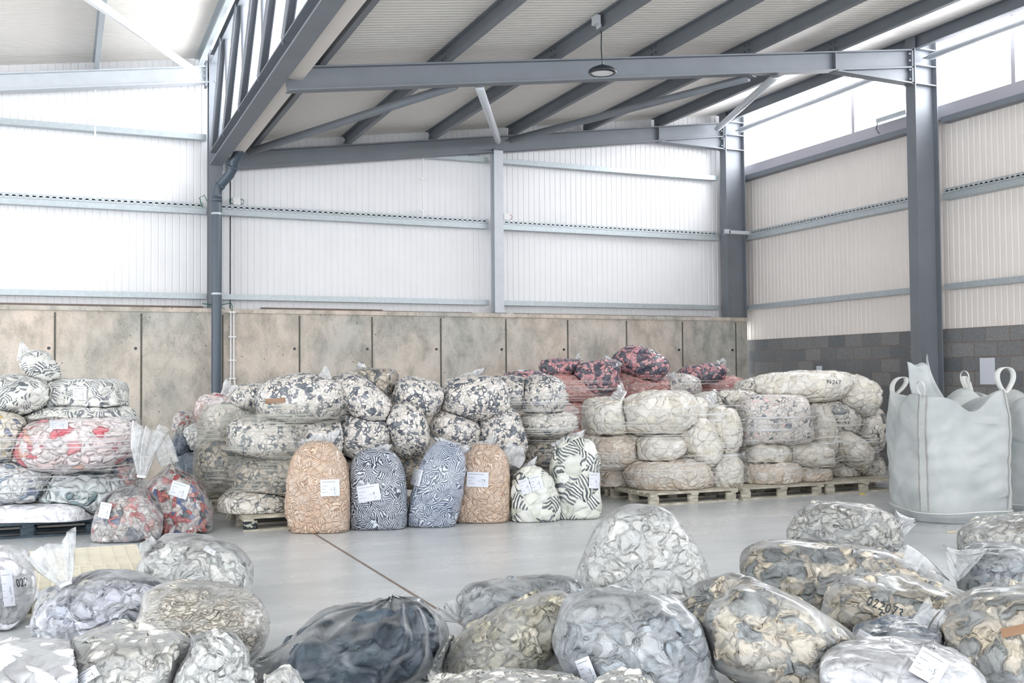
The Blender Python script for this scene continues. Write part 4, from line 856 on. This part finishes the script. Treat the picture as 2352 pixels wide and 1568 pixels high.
B('bw', 1046, 988, 120, 82, 'black-and-cream sack lying above the right tan sack', Y=11.0, T=.6, ang=-20, z0=.144)
B('bw', 1150, 1000, 112, 124, 'black-and-cream sack standing behind the film flap of the right tan sack', Y=10.95, T=.6, ang=18, z0=.144)
B('bw', 1172, 902, 110, 80, 'wrapped black-and-cream sack left part of the right end top', Y=11.3, T=.7, z0=.144)
B('bw', 1246, 908, 112, 92, 'round wrapped black-and-cream sack at the right end top', Y=11.1, T=.7, z0=.144)
B('cream_bw', 1255, 974, 128, 62, 'flat pale wrapped sack below the top at the right end', Y=11.1, T=.8, z0=.144)
B('bw_brown', 1250, 1036, 125, 72, 'brownish wrapped sack behind the tall green striped sack', Y=11.2, T=.8, z0=.144)
B('bw_brown', 1225, 1105, 140, 80, 'dark brownish sack low behind the small green striped sack', Y=11.3, T=.8, z0=.144)
B('bw_brown', 930, 1075, 160, 95, 'dark flecked sack low behind the navy striped sacks', Y=11.2, T=.8, z0=.144)
B('bw_brown', 1080, 1100, 150, 95, 'dark flecked sack low behind the right tan sack', Y=11.3, T=.8, z0=.144)
B('bw_brown', 790, 1090, 150, 100, 'dark flecked sack low behind the left navy striped sack', Y=11.25, T=.8, z0=.144)
B('pink_bw', 1208, 866, 90, 30, 'narrow pinkish sack peeping over the right end of the centre stack', Y=11.7, T=.6, z0=.144)
# standing labelled sacks
SG = 'standing striped sacks in the front row'
B('tan_stripe', 731, 1125, 144, 222, 'left tan striped sack standing with a white label at its lower right', Y=10.2, T=.46, shape='up', taper=.16, tips=[(660, 1228, .16, -.05)], tails=[(745, 1022, 738, 1000, 22, 32), (720, 1026, 712, 1004, 14, 22)], papers=[(758, 1120, 44, 38, -2, '3')])
B('navy_stripe', 868, 1128, 134, 190, 'dark navy striped sack standing with a tilted white label', Y=10.15, T=.46, shape='up', taper=.1, tails=[(860, 1046, 856, 1030, 26, 34)], papers=[(847, 1132, 52, 38, -9, '9')])
B('blue_stripe', 1008, 1120, 112, 212, 'lighter blue striped sack leaning to the right against the stack', Y=10.05, T=.46, ang=-13, shape='up', taper=.12, tips=[(990, 1222, .25, -.05)], tails=[(1040, 1032, 1045, 1016, 26, 34)], papers=[(957, 1096, 22, 38, 14, '2')])
B('tan_stripe', 1107, 1116, 132, 194, 'right tan striped sack standing with a label at its upper left', Y=10.15, T=.48, ang=-5, shape='up', taper=.16, tails=[(1112, 1030, 1106, 1012, 22, 30), (1168, 1062, 1188, 1024, 26, 18)], papers=[(1097, 1101, 50, 34, 2, '79')])
B('green_bw', 1226, 1140, 112, 134, 'short pale green sack with black stripes and two small labels', Y=9.95, T=.42, ang=6, shape='up', taper=.22, tails=[(1212, 1080, 1204, 1070, 22, 28)], papers=[(1206, 1117, 24, 34, -20, '5'), (1232, 1108, 28, 34, -16, '5')])
B('green_bw', 1320, 1103, 116, 196, 'tall white sack with bold black stripes at the right end of the front row', Y=9.95, T=.45, shape='up', taper=.1, tails=[(1312, 1016, 1306, 1002, 26, 34)], papers=[(1365, 1103, 24, 36, 2, '5')])
# salmon pile at the back
YP = 13.2
B('pink_bw', 1284, 845, 88, 46, 'pink and black sack at the far left top of the salmon pile', Y=13.4, T=.5, z0=.144, tails=[(1320, 842, 1338, 838, 12, 22)])
B('pink_bw', 1371, 868, 100, 84, 'pink and black sack leaning left of the highest one on the salmon pile', Y=13.0, T=.55, ang=10, z0=.144, tails=[(1406, 838, 1412, 826, 12, 18)])
B('pink_bw', 1480, 838, 124, 72, 'pink and black sack highest on the salmon pile with a tied end', Y=13.1, T=.55, ang=-22, z0=.144, tips=[(1522, 868, .35)], tails=[(1520, 864, 1546, 874, 6, 20)])
B('pink_bw', 1616, 858, 102, 48, 'pink and black sack at the right of the salmon pile', Y=13.2, T=.5, ang=6, z0=.144, tails=[(1652, 842, 1668, 836, 12, 14)])
B('salmon', 1318, 895, 125, 68, 'salmon pink sack under the left dark pink ones', Y=13.2, T=.7, ang=-8, z0=.144)
B('salmon', 1318, 950, 100, 68, 'salmon pink sack beside the right end of the centre stack', Y=13.2, T=.7, z0=.144)
B('salmon', 1325, 1000, 90, 46, 'lowest salmon pink sack showing between the two stacks', Y=13.2, T=.7, z0=.144)
B('salmon', 1466, 886, 150, 78, 'salmon pink sack directly under the highest dark pink one', Y=13.3, T=.7, z0=.144)
B('cream_pink', 1562, 888, 96, 60, 'pale pink sack in the middle right of the salmon pile', Y=13.1, T=.6, z0=.144)
B('salmon', 1656, 890, 110, 56, 'salmon pink sack at the right end of the salmon pile', Y=13.3, T=.7, z0=.144)
for cx_, nm in ((1300, 'left'), (1460, 'middle'), (1620, 'right')): B('salmon', cx_, 985, 190, 120, 'salmon sack low in the %s of the back pile, mostly hidden by the cream stack' % nm, Y=13.5, T=1.0, z0=.144)
# cream stack
B('cream_dirty', 1530, 1095, 188, 92, 'large stained cream sack lying on the near left pallet corner', Y=10.85, T=.8, z0=.144, tips=[(1440, 1135, .3), (1500, 1158, .14, -.35)], shape='pillow')
B('cream_dirty', 1408, 1105, 104, 86, 'stained cream sack at the lower left end of the cream stack', Y=11.5, T=.8, z0=.144)
B('cream', 1663, 1090, 88, 96, 'cream sack whose pointed corner hangs down over the pallet edge', Y=10.8, T=.6, z0=.144, tips=[(1683, 1146, .36, -.2)], floor=.0)
B('cream_dirty', 1767, 1090, 140, 76, 'cream sack at the bottom of the stack right of the hanging corner', Y=10.85, T=.75, z0=.144)
B('cream_dirty', 1852, 1090, 112, 62, 'stained cream sack at the bottom right of the cream stack', Y=10.85, T=.7, z0=.144)
B('cream', 1930, 1082, 78, 56, 'small cream sack at the bottom near the bulk bag', Y=11.1, T=.6, z0=.144)
B('cream_bw', 1990, 1075, 80, 60, 'flecked cream sack at the bottom beside the bulk bag', Y=11.1, T=.6, z0=.144)
B('cream_dirty', 1415, 1035, 165, 98, 'wrapped cream sack in the middle left of the cream stack', Y=11.4, T=.9, z0=.144)
B('cream', 1512, 1030, 112, 76, 'round cream sack above the large stained one', Y=10.95, T=.7, z0=.144)
B('cream', 1607, 1015, 86, 125, 'cream sack leaning down to the right in the cream stack', Y=10.8, T=.55, ang=28, z0=.144)
B('cream', 1400, 958, 130, 96, 'cream sack at the upper left end of the cream stack', Y=11.4, T=.8, z0=.144)
B('cream', 1512, 948, 180, 104, 'large crumpled cream sack on the top left of the cream stack', Y=11.0, T=.8, z0=.144, tails=[(1430, 912, 1412, 900, 12, 20)])
B('cream', 1572, 955, 100, 92, 'crumpled cream sack right of the large one on top', Y=11.05, T=.7, z0=.144)
B('cream', 1654, 990, 96, 118, 'cream sack wrapped in film in the middle of the cream stack', Y=10.95, T=.7, z0=.144, tails=[(1625, 940, 1610, 922, 26, 30)])
B('cream_bw', 1640, 925, 100, 54, 'cream and dark flecked sack on top behind the wrapped middle', Y=11.6, T=.7, z0=.144)
B('cream_pink', 1772, 962, 160, 112, 'pink and dark flecked cream sack in the middle of the cream stack', Y=10.95, T=.75, z0=.144, shape='box', lump=.6)
B('cream', 1755, 1042, 118, 58, 'flat cream sack below the pink flecked one', Y=10.95, T=.75, z0=.144)
B('cream', 1852, 1044, 120, 62, 'smooth cream sack right of the flat one', Y=10.8, T=.7, ang=-6, z0=.144)
B('cream', 1885, 992, 72, 138, 'upright smooth cream sack leaning in the right half of the cream stack', Y=11.0, T=.5, ang=8, z0=.144)
B('cream_bw', 1905, 955, 135, 82, 'cream sack with dark flecks below the long top sack', Y=11.15, T=.7, ang=-14, z0=.144)
B('cream', 1950, 1032, 110, 74, 'cream sack sloping down to the right behind the bulk bag', Y=10.95, T=.6, ang=-35, z0=.144)
B('cream_bw', 1992, 985, 75, 110, 'dark flecked sack at the right end of the cream stack', Y=11.1, T=.6, z0=.144)
B('cream', 1838, 890, 215, 74, 'long white-cream sack with black handwritten digits on top of the stack', Y=11.15, T=.7, z0=.144, marks=[('96267', 1898, 872, 7, 8, 3, .006)])
B('cream', 1965, 905, 118, 90, 'cream sack at the right end of the top, gathered towards the bulk bag', Y=11.0, T=.7, ang=-22, z0=.144, tips=[(2022, 912, .35)])
B('cream_bw', 1738, 886, 100, 42, 'small dark flecked sack at the left end of the long top sack', Y=11.5, T=.5, ang=8, z0=.144)
B('cream_bw', 1690, 918, 110, 46, 'flat flecked sack on top in the middle of the cream stack', Y=11.4, T=.6, z0=.144)
# sacks lying on the open floor
B('grey_cream', 1955, 1212, 235, 112, 'grey and cream sack lying alone on the floor before the bulk bag', T=.5, ang=-7, fine=True, tips=[(2090, 1196, .3)], tails=[(2062, 1200, 2098, 1194, 30, 6)])
B('grey_cream', 2325, 1228, 210, 94, 'grey and cream sack at the right edge in front of the bulk bags', T=.6, fine=True, ang=8)
B('white_cloth', 0, 1348, 120, 190, 'white sack at the left edge with 022 handwritten on the film', T=.5, fine=True, papers=[(18, 1350, 26, 84, -6, '5')], marks=[('022', 36, 1330, 9, 18, -12, .006)], n=6)
B('white_knit', 448, 1312, 232, 152, 'rounded sack of white fabric under loose film behind the tied bag', T=.6, fine=True, ang=-14, tips=[(345, 1250, .2)], tails=[(352, 1268, 338, 1240, 26, 12)], fill=.2, papers=[(482, 1264, 26, 12, 30)])
B('grey_lilac', 232, 1402, 300, 178, 'pale lilac-grey sack tied at the neck with a tall film tuft', T=.62, fine=True, tips=[(152, 1342, .5, -.05)], tails=[(152, 1344, 116, 1256, 10, 48, -.05, 0)], fill=.24)
B('knit', 468, 1432, 262, 190, 'sack of ruffled beige knitted fabric in torn film', T=.62, fine=True, fill=.02, ang=-12)
B('grey_cream', 288, 1540, 300, 200, 'large rounded sack with a paper label at the bottom left', T=.7, fine=True, D=4.75, papers=[(200, 1552, 54, 26, -32)])
B('white_cloth', 45, 1568, 300, 190, 'large white sack filling the bottom left corner', T=.7, fine=True, D=4.5)
B('white_knit', 492, 1540, 170, 190, 'pointed white film cone standing at the bottom beside the dark sack', T=.4, fine=True, D=4.6, shape='cone', tips=[(430, 1446, .45)], film='film')
B('slate', 812, 1500, 450, 225, 'large dark slate sack sloping up to a crumpled clear film end', T=.8, fine=True, D=4.95, ang=22, tips=[(560, 1525, .5), (900, 1366, .6)], fill=.0, film='film_clear')
B('grey_cream', 650, 1572, 85, 90, 'small film-wrapped corner poking up in front of the dark sack', T=.3, fine=True, D=4.1, shape='cone')
B('white_knit', 1002, 1510, 74, 110, 'narrow white film sack squeezed behind the right end of the dark sack', T=.35, fine=True, D=5.3)
B('grey', 1190, 1408, 290, 160, 'mid grey sack with a gathered film tuft at its left end', T=.6, fine=True, ang=8, tips=[(1066, 1430, .4)], tails=[(1070, 1418, 1046, 1376, 22, 44)], fill=.1)
B('beige_mix', 1175, 1478, 305, 170, 'yellowish beige sack sloping up to the right, beside the mid grey one', T=.6, fine=True, ang=26, D=5.25, tails=[(1290, 1404, 1318, 1396, 26, 8)])
B('grey_cream', 1178, 1600, 330, 120, 'pale rounded sack cut by the bottom edge in the middle', T=.6, fine=True, D=4.2)
B('white_knit', 1482, 1296, 278, 262, 'tall rounded white sack standing in the middle of the floor', T=.7, fine=True, shape='up', tips=[(1640, 1362, .3)], fill=.02, taper=.42)
B('grey', 1452, 1475, 330, 232, 'grey cloth sack in front of the tall white one, white sheet at its lower left', T=.7, fine=True, D=4.85, ang=-10, papers=[(1347, 1540, 34, 60, -22)])
B('grey_cream', 1432, 1590, 130, 100, 'small film hump at the bottom edge under the grey cloth sack', T=.4, fine=True, D=4.1)
B('grey_beige', 1770, 1470, 400, 230, 'beige and grey felt sack sloping down to the right in the middle foreground', T=.72, fine=True, D=4.95, ang=-24, fill=.06, tips=[(1660, 1375, .3)])
B('grey_beige', 1925, 1340, 390, 168, 'long sack of grey and beige felt pieces behind the numbered one', T=.62, fine=True, ang=-6, tails=[(2050, 1310, 2150, 1356, 62, 40, -.15, -.1)])
B('grey_beige', 2078, 1405, 330, 160, 'sack with the handwritten number 022073 and 5A on its film', T=.62, fine=True, D=5.5, ang=-6, marks=[('022073', 1996, 1368, 15, 20, 22, .006), ('5A', 2022, 1402, 18, 20, 35, .006), ('o', 2052, 1412, 14, 16, 0, .006)])
B('grey', 2325, 1338, 220, 168, 'grey sack with a wide milky film corner at the right edge', T=.65, fine=True, ang=-6, tips=[(2185, 1262, .25)], tails=[(2230, 1300, 2182, 1262, 46, 6, -.2, -.1)], fill=.16)
B('grey_beige', 2310, 1480, 300, 250, 'large beige felt sack at the lower right edge with brown tape', T=.75, fine=True, D=4.9, ang=28, tapes=[(2330, 1448, 62, 22, -12)])
B('navy', 2062, 1462, 190, 86, 'small dark sack with a white paper side between two pale sacks', T=.4, fine=True, D=5.0, ang=8, tails=[(2120, 1442, 2155, 1400, 34, 26, -.1, -.1)], papers=[(1985, 1472, 46, 40, 30)])
B('white_cloth', 2075, 1560, 330, 180, 'crumpled white sack with a large paper label at the bottom right', T=.6, fine=True, D=4.45, papers=[(2135, 1530, 74, 66, 30, '5')], tips=[(2150, 1455, .3)])
pack()
for b in BAGS: make_bag(b)
# ---------------- stretch wrap round the stacks
def wrap(cond, z0, z1, label, mat='wrap', off=.012, win=.10):
    P = np.vstack([b.W for b in BAGS if cond(b)]); c = P[:, :2].mean(0); n, m_ = 160, max(4, int((z1-z0)/.03)); ang = np.linspace(0, 2*math.pi, n, endpoint=False); V = []
    dx = np.stack([np.cos(ang), np.sin(ang)], 1); rows = []
    for z in np.linspace(z0, z1, m_):
        Q = P[np.abs(P[:, 2]-z) < win][:, :2]-c; aq = np.arctan2(Q[:, 1], Q[:, 0]) % (2*math.pi); rq = np.hypot(Q[:, 0], Q[:, 1]); R_ = np.full(n, .2)
        np.maximum.at(R_, (aq/(2*math.pi)*n).astype(int) % n, rq)
        R_ = np.max([np.roll(R_, k) for k in range(-3, 4)], 0)
        for k in range(6): R_ = (np.roll(R_, 1)+R_*2+np.roll(R_, -1))/4
        rows.append(R_+off)
    Rw = np.array(rows); 
    for z, R_ in zip(np.linspace(z0, z1, m_), Rw):
        for i in range(n): V.append((c[0]+dx[i, 0]*R_[i], c[1]+dx[i, 1]*R_[i], z+.02*math.sin(ang[i]*3+z*4)))
    Fc = [(k*n+i, k*n+(i+1) % n, (k+1)*n+(i+1) % n, (k+1)*n+i) for k in range(m_-1) for i in range(n)]
    return tag(mesh('stretch_wrap', V, Fc, M[mat], None, True), label, 'plastic wrap', 'stretch wrap around the stacks')
def inx(a, b_, lo=10.5, hi=12.2): return lambda b: a <= b.c[0] <= b_ and lo <= b.c[1] <= hi
wrap(inx(-2, .9, 11.0, 11.9), .42, 1.12, 'clear stretch wrap around the left stack')
wrap(inx(1.2, 2.35, 10.8, 12.2), .35, 1.22, 'streaky stretch wrap over the left end of the centre stack', 'wrap_heavy')
wrap(inx(4.35, 5.7, 11.05, 11.6), .35, 1.3, 'shiny stretch wrap round the right end of the centre stack')
wrap(inx(5.9, 7.75, 10.7, 11.6), .22, 1.12, 'shiny stretch wrap around the left half of the cream stack')
wrap(inx(8.0, 9.6, 10.7, 11.6), .22, 1.1, 'stretch wrap around the right half of the cream stack')
wrap(inx(6, 9.6, 12.8, 13.6), 1.1, 1.45, 'stretch wrap band around the salmon pile')
# ---------------- bulk bags
def bulk(cx, cy, rad, Hh, rot, label, loops, seed, spout=True):
    root = empty('bulk_bag', (cx, cy, 0)); tag(root, label, 'bulk bag', None); n, m_ = 144, 70; V = []; r = np.random.RandomState(seed); p = r.uniform(0, 6.28, 8)
    def prof(a, u):
        q = a-rot; e = 4.5; sq = (abs(math.cos(q))**e+abs(math.sin(q))**e)**(-1/e); k = .72+.0*u
        R_ = rad*(sq*.62+.38)*(1-.10*math.exp(-(u/.05)**2)+.05*math.sin(math.pi*min(u, 1))-.05*max(0, u-.8)*2)
        fold = .018*math.sin(5*a+p[0]+2*u)+.012*math.sin(9*a-4*u+p[1])+.010*math.sin(23*a+p[2]+9*u)*max(0, u-.3)+.012*math.sin(7*u*6.28+3*math.sin(2*a+p[5])+p[6])*(.4+.6*abs(math.sin(3*a+p[7])))*(1-u)*u*4+.014*math.sin(4*a+11*u+p[4])
        cor = 0; return R_*(1+fold), cor
    def top(a):
        q = a-rot; c = max(0, math.cos(2*(q-math.pi/4)*2)) if False else abs(math.sin(2*q))**1.5
        return Hh*(.86+.14*c)+.03*math.sin(7*a+p[3])
    for k in range(m_):
        u = k/(m_-1)
        for i in range(n):
            a = 2*math.pi*i/n; R_, c = prof(a, u); z = top(a)*u; 
            V.append((cx+R_*math.cos(a), cy+R_*math.sin(a), max(.002, z)))
    for k in range(14):                                         # slack inner fabric folding in at the mouth
        u = 1-.012*(k+1)
        for i in range(n):
            a = 2*math.pi*i/n; R_, c = prof(a, 1); s_ = 1-.03-.055*k; V.append((cx+R_*s_*math.cos(a), cy+R_*s_*math.sin(a), top(a)*(1-.004*(k+1)**1.35)+.015*math.sin(6*a+k*.5+p[4])*min(1, k/3)))
    tot = m_+14; Fc = [(k*n+i, k*n+(i+1) % n, (k+1)*n+(i+1) % n, (k+1)*n+i) for k in range(tot-1) for i in range(n)]
    Fc.append(tuple(range(n))[::-1]); Fc.append(tuple((tot-1)*n+i for i in range(n)))
    mesh('bag_body', V, Fc, M['woven'], root, True)
    # bottom hem seam
    mb = MB(); pts = []
    for i in range(n+1):
        a = 2*math.pi*i/n; R_, c = prof(a, .09); pts.append((cx+(R_+.006)*math.cos(a), cy+(R_+.006)*math.sin(a), Hh*.085+.01*math.sin(3*a)))
    mb.path(pts, .008, 6); mb.build('hem_seam', M['webbing'], root, True)
    for j in range(4):
        a0 = rot+math.pi/4+j*math.pi/2
        # webbing strap down the corner with two lines of stitching
        for nm, wd, off, mt in (('corner_strap', .055, .005, 'strap'), ('stitch_line', .004, .009, 'stitch'), ('stitch_line', .004, .009, 'stitch')):
            sh = 0 if nm == 'corner_strap' else (.038 if off == .009 and mt == 'stitch' and not root.get('_s%d' % j) else -.038)
            if nm == 'stitch_line': root['_s%d' % j] = 1
            Vv = []; 
            for k in range(40):
                u = .1+.9*k/39
                for s_ in (-1, 1):
                    a = a0+(sh+s_*wd/2)/rad; R_, c = prof(a, u); Vv.append((cx+(R_+off)*math.cos(a), cy+(R_+off)*math.sin(a), top(a)*u))
            mesh(nm, Vv, [(2*k, 2*k+1, 2*k+3, 2*k+2) for k in range(39)], M[mt], root, True)
        if j in loops:
            lx, ly, hh, wv = loops[j]; R_, c = prof(a0, 1); t0 = np.array((cx+R_*math.cos(a0), cy+R_*math.sin(a0), top(a0)-.03)); tang = np.array((-math.sin(a0)+.8*math.cos(a0), math.cos(a0)+.8*math.sin(a0), 0)); tang /= np.linalg.norm(tang)
            Q = []
            for k in range(25):
                t = math.pi*2*k/24; Q.append(t0+tang*(.012+wv*math.sin(t/2)**1.0)*(-math.sin(t))*1.0+np.array((lx, ly, hh))*((1-math.cos(t))/2))
            outward = np.array((math.cos(a0), math.sin(a0), 0)); Vv = []
            wdir = outward*.022+tang*.006
            for q in Q: Vv += [q-wdir, q+wdir]
            o = mesh('lifting_loop', Vv, [(2*k, 2*k+1, 2*k+3, 2*k+2) for k in range(24)], M['webbing'], root, True); md = o.modifiers.new('thickness', 'SOLIDIFY'); md.thickness = .006
    if spout:
        film_tail('filling_spout', (cx-.12, cy+.05, Hh*.86), (cx-.27, cy+.05, Hh*1.22), .16, .13, .3, seed, root, 2, 'woven', .1)
    return root
bulk(8.42, 8.2, .52, 1.30, YAW*-1+.02, 'large white woven bulk bag standing open with lifting loops', {0: (.03, .05, .22, .10), 1: (.12, 0, .20, .08), 2: (-.08, -.04, .17, .09), 3: (-.02, -.03, .26, .10)}, 4)
bulk(9.72, 8.3, .52, 1.27, YAW*-1+.6, 'second white woven bulk bag cut by the right edge', {1: (-.1, 0, .22, .05), 2: (-.1, -.02, .2, .05), 3: (.12, 0, .1, .06)}, 9, False)
# ---------------- litter
def rag(x, y, mat, label, sx=.07, seed=0):
    P = onZ(x, y); r = random.Random(seed); mb = MB(); n = 14; top_ = []; V = [(P[0], P[1], .014)]
    for i in range(n): a = 2*math.pi*i/n; q = sx*r.uniform(.45, 1.1); V.append((P[0]+q*math.cos(a), P[1]+q*.6*math.sin(a), .004+r.uniform(0, .014)))
    for i in range(n): a = 2*math.pi*i/n; V.append((V[i+1][0], V[i+1][1], .001))
    mb.add(V, [(0, i+1, (i+1) % n+1) for i in range(n)]+[(i+1, n+1+i, n+1+(i+1) % n, (i+1) % n+1) for i in range(n)]+[tuple(range(n+1, 2*n+1))[::-1]])
    tag(mb.build('fabric_scrap', M[mat]), label, 'scrap')
rag(1840, 1197, 'cream_rag', 'crumpled cream scrap on the floor left of the lone sack', .1, 1)
rag(2185, 1223, 'cream_rag', 'small cream scrap on the floor in front of the bulk bag', .07, 2)
rag(2222, 1219, 'webbing', 'white fluff on the floor right under the bulk bag', .05, 3)
rag(1980, 1135, 'yellow', 'yellow scrap by the foot of the right pallet', .05, 4)
rag(75, 1440, 'paper', 'torn white paper corner on the floor by the lettered pallet', .05, 5)
c_ = onY(1199, 857, 11.62)
tag(MB().box((c_[0]-.055, c_[1]-.001, c_[2]-.06), (c_[0]+.055, c_[1]+.001, c_[2]+.04)).build('paper_slip', M['paper']), 'small white slip standing up behind the right end of the centre stack', 'paper')
for nm, gr in (('roof_purlin', 'purlins under the roof'), ('steel_rafter', 'rafters'), ('steel_column', 'steel columns'), ('wall_rail', 'horizontal rails on the cladding'), ('cable_tray', 'cable trays on the middle rails'), ('bracing_tube', 'roof bracing tubes'), ('timber_strip', 'timber strips on the wall top'), ('bulk_bag', 'bulk bags'), ('fabric_scrap', 'scraps on the floor')):
    for o in bpy.data.objects:
        if o.parent is None and o.name.split('.')[0] == nm: o['group'] = gr
for o in bpy.data.objects:
    for k in [k for k in o.keys() if k.startswith('_')]: del o[k]
print('BAGS', len(BAGS), 'OBJ', len(bpy.data.objects))
